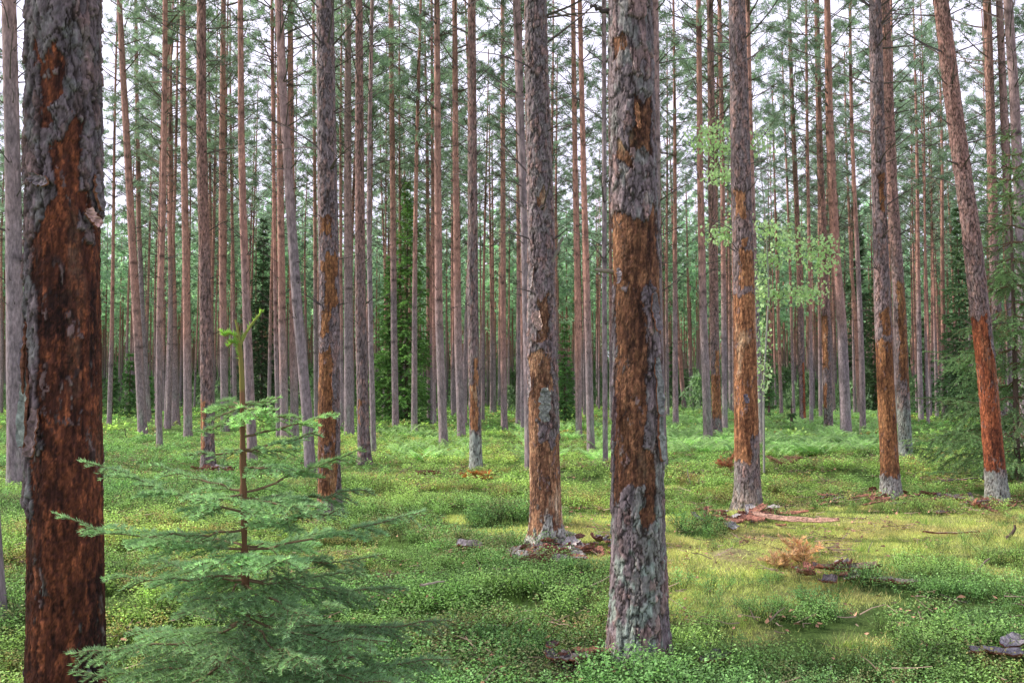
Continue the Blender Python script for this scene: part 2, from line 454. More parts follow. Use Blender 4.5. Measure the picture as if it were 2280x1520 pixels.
# ------------------------------------------------------------------ table of the trees one can tell apart
# points of the trunk's middle in the photograph (x, y), top to base; w = width at the top of the frame and at the base
def T(label, pts, w0, w1, oz=4.5, ostr=.9, warm=.2, **k): return dict(label=label, pts=pts, w0=w0, w1=w1, oz=oz, ostr=ostr, warm=warm, **k)
TREES = [
 T('stout pine nearest on the left, stripped to dark red-brown wood, ragged bark down one side', [(135,0),(140,500),(143,1000),(148,1520),(150,1695)], 166, 178, oz=9, hero='A'),
 T('grey lichen-dusted pine just behind the stripped dark trunk at the left edge', [(22,0),(28,400),(32,800),(36,1089)], 34, 42, oz=6, ostr=.4),
 T('dark trunk cut off by the left edge of the photo, only its lower side showing', [(-92,0),(-72,600),(-52,1040),(-36,1390)], 70, 98, oz=8),
 T('reddish pine curving gently, first full trunk right of the dark stripped pine', [(265,0),(272,150),(290,450),(305,700),(318,968)], 13, 23, oz=3.5, ostr=.8, warm=.5),
 T('slim dark pine crossing close behind the gently curving reddish pine', [(303,0),(308,500),(318,700),(332,940)], 8, 13, oz=9),
 T('slender straight pine with a bright left edge, second row left, base clear in the green', [(368,0),(362,480),(354,760),(355,997)], 12, 15, oz=3.5, warm=.7),
 T('slim brown pine directly behind and right of the slender bright-edged one', [(376,0),(380,480),(384,700),(391,947)], 13, 21, oz=4, warm=.5),
 T('orange-topped grey-footed pine standing just left of the stout one stripped at its foot', [(407,0),(412,450),(416,760),(419,976)], 13, 21, oz=3.2, warm=.5),
 T('stout reddish pine whose foot is stripped orange, bark scraps around its base', [(450,0),(450,300),(456,600),(463,1045)], 20, 30, oz=3.0, ostr=.75, warm=.7, hero='J'),
 T('thin shaded pine hugging the right side of the stout one stripped at its foot', [(464,0),(468,500),(472,700),(474,935)], 9, 11, oz=5),
 T('pine with many dead twigs on its right, behind the young spruce leader', [(498,0),(494,300),(494,480),(501,960)], 12, 20, oz=4, warm=.4),
 T('very thin bright-edged pine just left of the young spruce leader', [(512,0),(515,400),(520,700),(524,935)], 7, 11, oz=6),
 T('smooth reddish pine rising right behind the young spruce top', [(535,0),(536,300),(540,480),(549,700),(563,1034)], 13, 24, oz=4, warm=.7),
 T('slim left member of the tight trio of trunks left of the leaning bright-edged pine', [(606,0),(611,500),(614,760),(620,979)], 8, 11, oz=4, warm=.4),
 T('purplish middle member of the tight trio beside the leaning bright-edged pine', [(622,0),(625,400),(628,700),(634,981)], 13, 21, oz=3.5, warm=.5),
 T('orange-topped pine crossed by the leaning bright-edged pine', [(645,0),(648,300),(652,600),(656,978)], 13, 21, oz=3.0, warm=.4),
 T('pine leaning to the left with a sunlit white left edge all along it', [(620,0),(630,200),(640,330),(650,500),(664,700),(682,900),(692,1056)], 20, 27, oz=6, ostr=.5),
 T('thin pale trunk in the gap left of the big brown-patched pine', [(698,0),(700,300),(702,700),(704,940)], 7, 10, oz=6),
 T('big scaly pine with orange-brown stripped patches, foot behind the young spruce branches', [(722,0),(728,400),(734,700),(732,930),(734,1100),(738,1170)], 40, 52, oz=12, ostr=.3, warm=.35, hero='B'),
 T('narrow bright orange pine peeping out right of the big brown-patched pine', [(757,0),(762,300),(759,560),(757,700),(757,925)], 6, 10, oz=1.5, ostr=1, warm=.6),
 T('greyish pine with greenish lower bark, first of three right of the brown-patched pine', [(775,0),(775,400),(776,760),(778,966)], 15, 24, oz=6, ostr=.4),
 T('pinkish-purple pine with a small chipped patch low down, middle of the three', [(800,0),(802,500),(803,700),(808,900),(812,1035)], 16, 29, oz=4, ostr=.6, warm=.6, hero='S'),
 T('slim knobbly grey pine, right one of the three beside the brown-patched pine', [(828,0),(823,300),(822,500),(826,760),(832,1013)], 9, 14, oz=6, ostr=.4),
 T('dark slim pine in front of the bright green spruce', [(870,0),(874,400),(877,700),(881,954)], 11, 17, oz=7, warm=.5),
 T('orange-topped pine just right of the bright green spruce', [(944,0),(951,300),(954,700),(957,937)], 10, 14, oz=3.0, warm=.5),
 T('very slim reddish pine squeezed between two right of the spruce', [(961,0),(963,400),(966,700),(968,945)], 6, 9, oz=2.5),
 T('pale pink straight pine with its dark foot standing alone right of the spruce', [(973,0),(975,400),(977,700),(988,1000)], 14, 22, oz=4, ostr=.8, warm=.5),
 T('slim distant pine just right of the pale pink straight one', [(1003,0),(1006,400),(1009,700),(1012,922)], 6, 9, oz=3.5),
 T('shaded orange-topped pine between the pale pink one and the lichen-footed one', [(1012,0),(1015,400),(1020,760),(1028,979)], 12, 21, oz=3.5, warm=.4),
 T('pine with a glowing orange stripped band above a pale lichen-grey foot', [(1050,0),(1052,400),(1053,700),(1060,1047)], 18, 28, oz=6, ostr=.6, warm=.7, hero='I'),
 T('slim distant grey pine in the gap right of the orange-banded pine', [(1093,0),(1096,400),(1098,700),(1101,918)], 7, 10, oz=5),
 T('straight dark orange pine standing alone in the gap left of the sunlit flaky pine', [(1119,0),(1120,400),(1120,700),(1123,955)], 10, 16, oz=2.5, ostr=.8, warm=.7),
 T('purplish pine half hidden behind the left side of the sunlit flaky pine', [(1150,0),(1160,300),(1168,500),(1174,800),(1178,1058)], 19, 20, oz=7, ostr=.4, warm=.4),
 T('big pine with sunlit flaky left side, bare tan wood below and white lichen foot', [(1192,0),(1197,250),(1205,500),(1206,750),(1212,1000),(1217,1220)], 52, 76, oz=12, ostr=.3, warm=.5, hero='C'),
 T('largest central pine, thick scaly bark with stripped orange-brown belly and lichened foot', [(1402,0),(1410,400),(1418,700),(1420,1060),(1422,1472)], 104, 128, oz=12, ostr=.3, warm=.35, hero='D'),
 T('slim bright orange pine, left of two close ones between the two big centre pines', [(1276,0),(1281,400),(1286,700),(1289,984)], 11, 16, oz=1.5, ostr=1, warm=.6),
 T('orange pine, right of two close ones between the two big centre pines', [(1291,0),(1300,400),(1307,650),(1316,1008)], 11, 19, oz=3.5, ostr=1, warm=.3),
 T('pale whitish slim pine immediately left of the largest central trunk', [(1345,0),(1346,400),(1346,700),(1348,1042)], 11, 13, oz=8, ostr=.3),
 T('thin dark pine touching the left outline of the largest central trunk', [(1356,0),(1358,400),(1360,700),(1362,937)], 8, 11, oz=5),
 T('purplish pine mostly hidden behind the right side of the largest central trunk', [(1456,0),(1462,500),(1468,800),(1477,1050)], 21, 23, oz=7, ostr=.4, warm=.5),
 T('slim far pine just right of the largest central trunk', [(1478,100),(1482,400),(1484,700),(1486,905)], 7, 11, oz=2.5),
 T('slim orange pine slanting slightly, second right of the largest central trunk', [(1474,0),(1490,300),(1498,500),(1510,750),(1524,914)], 8, 12, oz=1.5, ostr=1, warm=.6),
 T('slim light-edged pine, third right of the largest central trunk', [(1515,0),(1525,300),(1531,600),(1540,908)], 8, 11, oz=4),
 T('straight grey-footed pine rising out of the ferns, orange higher up', [(1555,0),(1560,400),(1566,700),(1577,990)], 12, 22, oz=4.5, ostr=.9, warm=.4),
 T('pine with orange stripped band standing at the edge of the ferns', [(1580,0),(1585,400),(1590,700),(1597,972)], 14, 22, oz=3.5, ostr=.6, warm=.6, hero='K'),
 T('slim grey pine right beside the orange-banded one in the ferns', [(1602,0),(1608,400),(1612,700),(1614,966)], 10, 14, oz=5),
 T('slim far pine tucked against the left of the big orange-stripped pine', [(1618,0),(1622,400),(1625,700),(1628,918)], 8, 12, oz=5),
 T('big pine with long bright orange stripped belly and dark ridged foot, bark slabs below', [(1639,0),(1648,375),(1655,600),(1660,850),(1666,1142)], 37, 58, oz=12, ostr=.3, warm=.6, hero='E'),
 T('slim grey pine partly hidden behind the right side of the big orange-stripped pine', [(1665,0),(1672,300),(1680,600),(1690,850),(1697,1000)], 11, 14, oz=6),
 T('slim distant pine beside the leafy birch stem', [(1700,200),(1711,500),(1718,700),(1726,897)], 7, 12, oz=2.5),
 T('very slim reddish pine behind the pale birch leaves', [(1716,0),(1724,400),(1733,700),(1740,926)], 6, 9, oz=2, warm=.6),
 T('very slim grey pine standing among the pale birch leaves', [(1738,0),(1752,400),(1762,700),(1768,929)], 6, 8, oz=5),
 T('slim pine stripped orange on its whole lower right side', [(1757,0),(1765,250),(1775,500),(1782,700),(1788,945)], 8, 14, oz=5, warm=.6, hero='L'),
 T('very slim straight pine, next right of the slim orange-sided one', [(1795,0),(1799,400),(1804,700),(1807,950)], 6, 10, oz=4),
 T('pine with a dead limb high up and orange chipped left side', [(1818,0),(1825,300),(1832,500),(1838,700),(1845,960)], 11, 20, oz=4.5, warm=.4, hero='M'),
 T('thick smooth grey pine leaning slightly, orange in its upper half', [(1841,0),(1848,300),(1860,550),(1874,720),(1884,968)], 15, 27, oz=4.5, ostr=1, warm=.2),
 T('thin distant pine between the orange-chipped and the thick smooth grey one', [(1842,300),(1852,550),(1857,700),(1861,915)], 6, 9, oz=5),
 T('slim pink bright-edged pine before the dark spruces', [(1878,0),(1885,350),(1895,600),(1905,700),(1914,926)], 8, 11, oz=1.5, warm=.7),
 T('tall pale pinkish pine with long brown stripped lower trunk and grey foot', [(1946,0),(1955,350),(1963,600),(1966,700),(1979,990),(1984,1106)], 27, 42, oz=12, ostr=.4, warm=.7, hero='F'),
 T('reddish pine close behind the tall pale pinkish one, stripped at mid height', [(1970,0),(1976,200),(1983,400),(1997,600),(2004,700),(2012,900),(2017,1022)], 21, 29, oz=4.5, ostr=.8, warm=.7, hero='G'),
 T('thin bright pine in the gap right of the reddish stripped one', [(2020,0),(2030,350),(2036,700),(2042,925)], 5, 7, oz=2),
 T('slim grey pine left of the feathery right-hand spruce', [(2033,0),(2043,400),(2047,800),(2051,937)], 9, 13, oz=6),
 T('slim pine seen through the tips of the feathery right-hand spruce', [(2088,0),(2096,300),(2098,500),(2103,934)], 10, 13, oz=3, warm=.5),
 T('strongly leaning pinkish pine with dark orange-red stripped lower half', [(2096,0),(2128,250),(2147,390),(2163,500),(2182,680),(2198,830),(2214,1029),(2222,1115)], 34, 46, oz=4.2, ostr=.85, warm=.6, hero='H'),
 T('pine with small bare chips behind the strongly leaning one', [(2197,0),(2205,300),(2212,550),(2225,800),(2236,985)], 18, 22, oz=6, warm=.6, hero='V'),
 T('grey pine, second from the right edge', [(2226,0),(2238,350),(2248,600),(2255,800),(2262,985)], 16, 23, oz=6, ostr=.5),
 T('grey pine at the very right edge with a greenish sunlit left side', [(2246,0),(2258,200),(2268,450),(2277,700),(2283,1010)], 22, 26, oz=7, ostr=.3),
]
HERO = {  # patches and islands: (u0, u1, y0, y1) across the trunk and down the photo; wood tone; cell; lichen
 'A': dict(p=[(-.40,.50,118,330),(-.25,.75,300,480),(-.50,1,455,1180),(-1,1,1140,1700),(-.95,-.7,720,830)], i=[(-.5,.0,395,440),(-1,-.62,60,700),(.78,1,100,455),(-.62,-.12,880,1010),(-.66,-.3,690,950),(-.1,.3,250,330),(-.45,-.1,300,400),(.72,.98,500,560)], wood='dark', cell=.050, lichen=.55, dz=.0085, sides=230, thick=.034),
 'B': dict(p=[(-.6,.5,480,525),(-.2,.95,560,690),(-.8,.3,575,610),(-.6,.2,690,745),(-.97,.45,775,925),(-.97,.75,915,1108)], i=[(-.3,.4,990,1010)], wood='brown', cell=.040, lichen=.1, dz=.016, sides=128, thick=.018),
 'C': dict(foot=(.45, .9, (.66,.66,.58)), p=[(-.2,.5,420,455),(-.35,.45,655,765),(-.97,.3,790,905),(-.97,-.2,880,985),(-1,1,965,1178),(.0,.6,800,870)], i=[(.05,.45,1140,1190),(-.85,-.55,1160,1190),(-.3,.7,880,985)], wood='tan', cell=.042, lichen=.45, dz=.014, sides=150, thick=.030),
 'D': dict(p=[(-.15,.75,215,345),(-.75,.0,345,385),(-.8,-.35,85,125),(-1,.96,490,650),(-.93,.20,640,1110),(-.9,.55,1000,1120),(.05,.5,1090,1158),(.82,1,600,780)], i=[(-.15,.35,335,360),(.22,.8,650,1000),(-.7,-.1,1100,1200)], wood='mixed', cell=.052, lichen=.75, dz=.0095, sides=210, thick=.028),
 'E': dict(foot=(.5,.35,(.36,.38,.33)), p=[(-.85,.1,430,490),(-.2,.8,540,560),(-.6,.9,565,640),(-1,1,650,960),(-1,.25,950,1035)], i=[(.3,.7,520,560)], wood='orange', cell=.045, lichen=.15, dz=.018, sides=120, thick=.016),
 'F': dict(foot=(.5, .75, (.46,.48,.43)), p=[(-.4,.5,390,470),(-.6,.6,690,745),(-1,1,755,1058)], i=[], wood='brown', cell=.045, lichen=.2, dz=.02, sides=96, thick=.018),
 'G': dict(foot=(1.5, .7, (.36,.44,.38)), p=[(-.7,.8,630,840),(.3,1,820,870)], i=[], wood='brown', cell=.045, lichen=.2, dz=.03, sides=72, thick=.016),
 'H': dict(foot=(.55, .8, (.42,.47,.42)), p=[(-1,.2,708,770),(-1,.7,760,830),(-1,1,815,1046)], i=[], wood='red', cell=.045, lichen=.25, dz=.02, sides=96, thick=.02),
 'J': dict(p=[(-.95,.1,895,950),(-.95,-.3,940,1005)], i=[], wood='orange', cell=.05, lichen=.1, dz=.035, sides=64, thick=.02),
 'S': dict(p=[(-.8,-.3,915,945),(-.5,.2,893,910)], i=[], wood='orange', cell=.05, lichen=.1, dz=.04, sides=56, thick=.018),
 'I': dict(foot=(1.0, .9, (.46,.52,.46)), p=[(-.85,.45,855,957),(.0,.7,800,860)], i=[], wood='orange', cell=.05, lichen=.5, dz=.035, sides=64, thick=.018),
 'K': dict(p=[(-1,1,835,932),(-.2,.7,780,840)], i=[], wood='orange', cell=.05, lichen=.2, dz=.05, sides=48, thick=.018),
 'L': dict(p=[(-.1,1,805,945)], i=[], wood='red', cell=.05, lichen=.1, dz=.05, sides=40, thick=.018),
 'M': dict(p=[(-1,.0,700,820),(-1,-.4,855,905)], i=[], wood='orange', cell=.05, lichen=.1, dz=.05, sides=48, thick=.018),
 'V': dict(p=[(-.6,.5,690,745),(-.6,.6,820,862)], i=[], wood='tan', cell=.05, lichen=.2, dz=.05, sides=48, thick=.018),
}
placed = []
GRP_NEAR = 'pines that can be told apart one by one'
rng0 = np.random.default_rng(3)
def stub(mb, p0, p1, r0, r1, c, seed=0, sides=8, knob=0):
    r = np.random.default_rng(seed); s = np.linspace(0, 1, 8)
    p0 = np.array(p0); p1 = np.array(p1)
    pts = p0[None] * (1 - s[:, None]) + p1[None] * s[:, None]
    pts[1:] += r.normal(size=(7, 3)) * r0 * .25
    rad = np.interp(s, [0, 1], [r0, r1]) * r.uniform(.85, 1.15, 8)
    if knob: rad[-2] *= 1.5
    tube(mb, pts, rad, sides, c)

hero_root = {}
for k, t in enumerate(TREES):
    pts = t['pts']; d = depth_of(pts[-1][1])
    W = np.array([PT(px, py, d) for px, py in pts])[::-1]      # base first
    zc = W[:, 2] - W[0, 2]; xc = W[:, 0]
    bx, by = W[0, 0], d; g = float(gz(bx, by)); bz = g - .0
    ztop_px = W[-1, 2]
    kw = 1.0 if 'hero' in t else .90
    w1 = t['w1'] / 2 / F * d * kw; w0 = t['w0'] / 2 / F * d * kw
    Htot = 21.5 + (k * 37 % 10) * .25
    zin = W[-1, 2]; slope = (W[-1, 0] - W[-2, 0]) / (W[-1, 2] - W[-2, 2] + 1e-6)
    def axis(z, W=W, bx=bx, zin=zin, slope=slope, g=g, k=k):
        zz = z + g
        x = np.interp(zz, W[:, 2], W[:, 0]) - bx
        over = np.clip(zz - zin, 0, 30)
        lean = slope * 4 * (1 - np.exp(-over / 4))
        kk = np.where(zz < W[0, 2], 0, 1)
        return x + lean, .05 * np.sin(z * .35 + k) * np.clip(z / 6, 0, 1)
    def smooth_axis(z, axis=axis):
        a = sum(axis(z + o)[0] for o in (-.3, -.1, .1, .3)) / 4 if d < 15 else axis(z)[0]
        return a, axis(z)[1]
    def radf(z, w0=w0, w1=w1, zin=zin, H=Htot, g=g):
        zz = np.clip(z + g, 0, None)
        r = np.interp(zz, [0, zin, H], [w1, w0, .035]) if zin < H - 1 else np.interp(zz, [0, H], [w1, .04])
        flare = (1 + .22 * np.exp(-np.clip(z, 0, 9) / .22)) / 1.0
        return r * flare
    root = empty('pine_tree', (bx, by, g), t['label'], 'pine tree', GRP_NEAR)
    mb = MB()
    ztv = CAMZ + .40 * d + .5; long_ = []
    if d < 9: ztv = 0
    dm = dead_wood(500 + k, 2.6 + (k % 3) * .4, min(13, ztv), smooth_axis, radf, 1.0 if d > 15 else .8, out=long_) if ztv > 4 else MB()
    long_.sort(key=lambda e: -e[0])
    for L_, z_, b_m in long_[:16]: link('dead_branch', b_m.mesh('dead_branch', M_TWIG), root)
    for L_, z_, b_m in long_[16:]: join(dm, b_m)
    if 'hero' in t:
        h = HERO[t['hero']]; hero_root[t['hero']] = (root, d, smooth_axis, radf, g)
        zt = min(CAMZ + (HOR + 60) * d / F + .2, 12)
        # the photo's heights are absolute, the mesh is relative to the base
        sh = lambda L: [(a, b_, c + g * F / d, e + g * F / d) for a, b_, c, e in L]
        V, q, C = hero_trunk(smooth_axis, radf, d, -.3, zt, h['dz'], h['sides'], k * 3.7 + 1, sh(h['p']), sh(h['i']), h['wood'], t['oz'], t['ostr'], t['warm'], h['cell'], h['lichen'], h['thick'], h.get('foot'))
        mb.add(V, q=q, c=C); join(mb, dm); me = mb.mesh('trunk', M_HERO if d < 17 else M_BARK, True)
    else:
        zs = np.concatenate([np.arange(-.3, 12, .11), np.arange(12, Htot, .5)])
        cx_, cy_ = smooth_axis(zs)
        V, q, C = simple_trunk(cx_, cy_, zs, radf(zs), 22, k * 2.3, t['oz'], t['ostr'], t['warm'], .38 + .02 * (k % 5))
        mb.add(V, q=q, c=C); join(mb, dm); me = mb.mesh('trunk', M_BARK, True)
    link('trunk', me, root)
    zc0 = 11.5 + (k % 4) * .5
    ax, ay = smooth_axis(np.array([zc0]))
    link('crown', CROWNS[k % 7], root, (ax[0], ay[0], zc0), (0, 0, k * 1.1), (1, 1, (Htot - zc0 + .3) / (10 + (k % 7) % 3)))
    big_near = d < 9
    placed.append((bx, by))

# stubs and loose bark on the nearest trunks
def child_piece(key, name, pts_px, r0, r1, c, off=0.0, knob=0, seed=1):
    root, d, ax, rf, g = hero_root[key]; mb = MB()
    P0 = np.array(PT(*pts_px[0], d + off)); P1 = np.array(PT(*pts_px[1], d + off - .05))
    b = np.array(root.location)
    stub(mb, P0 - b, P1 - b, r0, r1, c, seed, 8, knob)
    return link(name, mb.mesh(name, M_TWIG, True), root)
child_piece('D', 'branch_stub', ((1392, 610), (1326, 600)), .016, .009, (.30, .26, .20), 0, 1)
child_piece('D', 'branch_stub', ((1362, 30), (1314, 14)), .020, .009, (.10, .08, .08), 0, 0, 4)
child_piece('C', 'branch_stub', ((1226, 590), (1254, 528)), .022, .012, (.25, .22, .19), -.05, 0, 5)
child_piece('I', 'branch_stub', ((1066, 830), (1108, 760)), .010, .004, (.20, .17, .15), 0, 0, 6)
child_piece('M', 'branch_stub', ((1826, 120), (1766, 50)), .03, .012, (.10, .08, .08), 0, 0, 8)
child_piece('H', 'branch_stub', ((2148, 372), (2110, 358)), .02, .01, (.12, .09, .08), 0, 0, 9)

# ------------------------------------------------------------------ bark slabs
def slab_mesh(L, Wd, curl, seed, inner_up=False, c_out=(.22, .19, .19), c_in=(.34, .14, .09)):
    r = np.random.default_rng(seed); nx, ny = 14, 6
    u = np.linspace(-.5, .5, nx); v = np.linspace(-1, 1, ny)
    mb = MB()
    U, V = np.meshgrid(u, v, indexing='ij')
    wprof = (.55 + .45 * np.sqrt(np.clip(1 - (2 * np.abs(u)) ** 2.5, 0, 1))) * r.uniform(.75, 1.15, nx)
    X = U * L + r.normal(size=U.shape) * L * .012
    cen = np.cumsum(r.normal(size=nx)) * Wd * .05
    A = V * curl
    Y = cen[:, None] + np.sin(A) / max(curl, .05) * Wd / 2 * wprof[:, None]
    Zz = (1 - np.cos(A)) / max(curl, .05) * Wd / 2 + (U * 2) ** 2 * L * r.uniform(-.04, .08)
    Zz = Zz + r.normal(size=U.shape) * .003
    th = r.uniform(.008, .014)
    top = np.stack([X, Y, Zz + th], -1).reshape(-1, 3); bot = np.stack([X, Y, Zz], -1).reshape(-1, 3)
    ij = (np.arange(nx - 1)[:, None] * ny + np.arange(ny - 1)[None]).reshape(-1)
    q = np.stack([ij, ij + ny, ij + ny + 1, ij + 1], 1)
    ct, cb = (c_in, c_out) if inner_up else (c_out, c_in)
    jt = r.uniform(.6, 1.35, (len(top), 1))
    mb.add(top, q=q, c=np.array(ct)[None] * jt); mb.add(bot, q=q[:, ::-1], c=np.array(cb)[None] * jt)
    n = nx * ny
    per = [i * ny for i in range(nx)] + [(nx - 1) * ny + j for j in range(1, ny)] + [i * ny + ny - 1 for i in range(nx - 2, -1, -1)] + [j for j in range(ny - 2, 0, -1)]
    per = np.array(per); nxt = np.roll(per, -1)
    al = np.concatenate([top, bot])
    mb.add(al, q=np.stack([per + n, nxt + n, nxt, per], 1), c=np.array(c_in) * .8)
    return mb.mesh('bark_slab', M_HERO, False)
def put_slab(px, py, L, Wd, rz, label, group=None, curl=.45, seed=0, inner=False, lift=.02, tilt=(0, 0), name='bark_slab', cat='bark piece', **k):
    x, y, z = ground_pt(px, py)
    o = link(name, slab_mesh(L, Wd, curl, seed, inner, **k), None, (x, y, z + lift), (tilt[0], tilt[1], rz))
    return tag(o, label, cat, group)
put_slab(1772, 1172, .98, .10, -.42, 'longest reddish bark strip lying right of the big orange-stripped pine', seed=1, curl=.4, inner=True, lift=.07, tilt=(.5, .03), c_in=(.60, .36, .27))
put_slab(1742, 1160, .65, .07, -.55, 'narrow reddish bark strip along the upper side of the longest strip', seed=2, inner=True, lift=.06, tilt=(.5, 0), c_in=(.42, .19, .13))
put_slab(1205, 1262, .42, .13, .5, 'curled dark red bark slab in front of the white-footed centre pine', seed=3, inner=False, lift=.05, c_out=(.24, .10, .07), curl=1.2, tilt=(.5, 0))
put_slab(1143, 1255, .30, .09, -.7, 'smaller brown bark slab left of the curled dark red one', seed=4, inner=True, lift=.04)
put_slab(1045, 1237, .26, .16, .3, 'pale whitish bark lump alone in the bilberries left of the centre pine', seed=5, c_out=(.62, .54, .55), lift=.09, curl=1.5, tilt=(.6, .2))
put_slab(955, 1062, .42, .22, 0.1, 'dark red bark curl lying in the sunny green left of the centre', seed=6, c_out=(.25, .10, .07), lift=.05, curl=1.4)
put_slab(1265, 1205, .22, .14, .9, 'upright pale bark flake against the foot of the white-footed pine', seed=7, c_out=(.62, .56, .50), lift=.06, tilt=(.8, .3))
put_slab(2015, 1108, .32, .16, .9, 'whitish upturned bark piece right of the tall pale pine foot', seed=8, c_out=(.50, .50, .46), lift=.06, tilt=(.5, .5))
put_slab(1942, 1103, .16, .11, .2, 'small red-brown bark curl standing left of the tall pale pine foot', seed=9, c_out=(.26, .11, .08), lift=.07, curl=1.6, tilt=(.9, 0))
put_slab(2172, 1142, .30, .16, 1.2, 'dark hollow bark curl below the leaning red-stripped pine', seed=10, c_out=(.09, .05, .05), lift=.08, curl=1.6, tilt=(.9, .3))
put_slab(2248, 1116, .75, .16, .12, 'broad red bark slab right of the leaning pine foot', seed=11, inner=True, c_in=(.34, .11, .08), lift=.06)
put_slab(2198, 1132, .55, .10, .25, 'long grey bark slab beneath the broad red one', seed=12, c_out=(.24, .21, .21), lift=.03)
put_slab(2235, 1497, .34, .15, -.3, 'big grey bark slab in the lower right corner', seed=13, c_out=(.36, .32, .35), lift=.10)
put_slab(2268, 1478, .26, .11, .5, 'smaller grey bark slab resting beside the corner slab', seed=14, c_out=(.38, .34, .37), lift=.12, tilt=(.3, 0))
put_slab(1318, 1487, .22, .09, -.3, 'reddish bark slab just left of the central pine foot', seed=15, inner=True, lift=.09, c_in=(.30, .14, .09))
put_slab(1262, 1497, .24, .12, .4, 'grey bark slab in the bilberries at the bottom, left of the reddish one', seed=16, lift=.08)
put_slab(1236, 1478, .12, .08, 1.0, 'small dark bark flake above the grey bottom slab', seed=17, lift=.10, c_out=(.10, .06, .07))
put_slab(1592, 1500, .26, .13, .9, 'grey bark slab in shade at the bottom right of the central pine', seed=18, lift=.08)
put_slab(1885, 1284, .55, .22, .1, 'brown weathered bark slab lying flat in the mossy clearing', seed=19, lift=.04, c_out=(.22, .15, .12), curl=.5)
put_slab(2000, 1308, .40, .15, -.35, 'grey-brown bark piece right of the flat slab in the mossy clearing', seed=20, lift=.03, c_out=(.28, .23, .21))
put_slab(2118, 1194, .62, .04, .05, 'slim pale stick-like bark strip on the moss before the leaning pine', seed=21, lift=.03, c_out=(.45, .34, .26))
put_slab(2100, 1146, .26, .12, .6, 'grey bark flake between the two pine feet on the right', seed=22, lift=.03)
put_slab(1622, 1183, .30, .13, 1.0, 'upturned grey-white bark flake below the bark heap', seed=23, lift=.06, tilt=(.7, 0), c_out=(.45, .42, .42))
put_slab(1740, 1178, .12, .07, .2, 'small orange bark chip under the longest strip', seed=24, lift=.04, inner=True, c_in=(.5, .25, .15))
def heap(cx, cy, hw, hh, n, seed, label, group, smin=.10, smax=.32, pale=.2):
    r = np.random.default_rng(seed)
    meshes = []
    for j in range(6):
        red = r.random() < .5
        co = (.22, .185, .185) if r.random() > pale else (.50, .45, .44)
        meshes.append(slab_mesh(r.uniform(smin, smax), r.uniform(.06, .15), r.uniform(.2, .9), seed * 10 + j, red, c_out=co, c_in=(.34, .15, .11)))
    for j in range(n):
        px = cx + np.clip(r.normal() * .5, -1, 1) * hw; py = cy + np.clip(r.normal() * .5, -1, 1) * hh
        x, y, z = ground_pt(px, py)
        o = link('bark_flake', meshes[j % 6], None, (x, y, z + r.uniform(.02, .09)), (r.uniform(-.5, .5), r.uniform(-.4, .4), r.uniform(0, 6.3)))
        tag(o, label, 'bark flake', group)
heap(1250, 1238, 120, 26, 60, 1, 'small bark flake in the litter around the white-footed centre pine', 'bark flakes around the white-footed centre pine', pale=.45)
heap(1650, 1160, 100, 14, 36, 2, 'small bark flake in the litter below the big orange-stripped pine', 'bark flakes below the big orange-stripped pine')
heap(1985, 1120, 150, 14, 46, 3, 'small bark flake strewn before the tall pale pinkish pine', 'bark flakes before the tall pale pinkish pine')
heap(2190, 1132, 70, 14, 20, 4, 'small bark flake strewn at the foot of the leaning pine', 'bark flakes at the foot of the leaning pine')
heap(1290, 1492, 60, 16, 12, 5, 'small bark flake in the bilberries at the central pine foot', 'bark flakes at the central pine foot', .05, .12)
heap(485, 1052, 48, 5, 18, 6, 'small reddish bark scrap at the foot of the stout pine stripped low', 'bark scraps at the stout left pine', .15, .40)
heap(1900, 1285, 160, 28, 12, 7, 'small bark crumb scattered over the mossy clearing', 'bark crumbs in the mossy clearing', .05, .15)

from mathutils import Matrix
def flap(key, px, py, L, Wd, rz, label, seed, out=.0, tip=.15, c_out=(.24, .20, .21), c_in=(.34, .15, .09), inner=False):
    root, d, ax, rf, g = hero_root[key]
    z = CAMZ + (HOR - py) * d / F - g; X = (px - CX) / F * d - root.location.x
    cx, cy = ax(np.array([z])); r = float(rf(np.array([z]))[0]); u = np.clip((X - cx[0]) / r, -.97, .97); th = math.asin(u)
    nrm = np.array([math.sin(th), -math.cos(th), 0]); up = np.array([0, 0, 1.]); sd = np.cross(nrm, up)
    M = Matrix([[up[0], sd[0], nrm[0]], [up[1], sd[1], nrm[1]], [up[2], sd[2], nrm[2]]]).to_4x4() @ Matrix.Rotation(rz, 4, 'Z') @ Matrix.Rotation(tip, 4, 'Y')
    o = link('bark_flap', slab_mesh(L, Wd, .7, seed, inner, c_out=c_out, c_in=c_in), root)
    M.translation = Vector((cx[0] + nrm[0] * (r + out), cy[0] + nrm[1] * (r + out), z)); o.matrix_local = M
    if label: o['label'] = label
    return o
from mathutils import Vector
flap('A', 118, 415, .13, .05, 1.2, 'grey bark flake sticking out sideways', 1, .0, .35)
flap('A', 207, 492, .09, .06, .3, 'pale pink torn bark flake', 2, .012, .3, c_out=(.62, .40, .35))
flap('A', 92, 905, .34, .075, .05, 'long lichened bark tongue', 3, -.004, .08, c_out=(.30, .33, .29))
flap('A', 118, 960, .20, .06, -.1, None, 4, -.004, .1, c_out=(.26, .18, .17))
flap('A', 76, 800, .30, .05, .1, None, 5, -.004, .06)
flap('A', 212, 430, .16, .05, .2, None, 6, .0, .15)
flap('D', 1448, 700, .22, .055, .08, None, 7, -.004, .10)
flap('D', 1456, 860, .34, .07, .05, 'long lichened bark strip', 8, -.002, .07, c_out=(.28, .28, .27))
flap('D', 1462, 975, .26, .06, -.05, None, 9, .0, .08, c_out=(.33, .34, .31))
flap('D', 1372, 930, .26, .03, .0, None, 10, .006, .05, c_out=(.16, .10, .10))
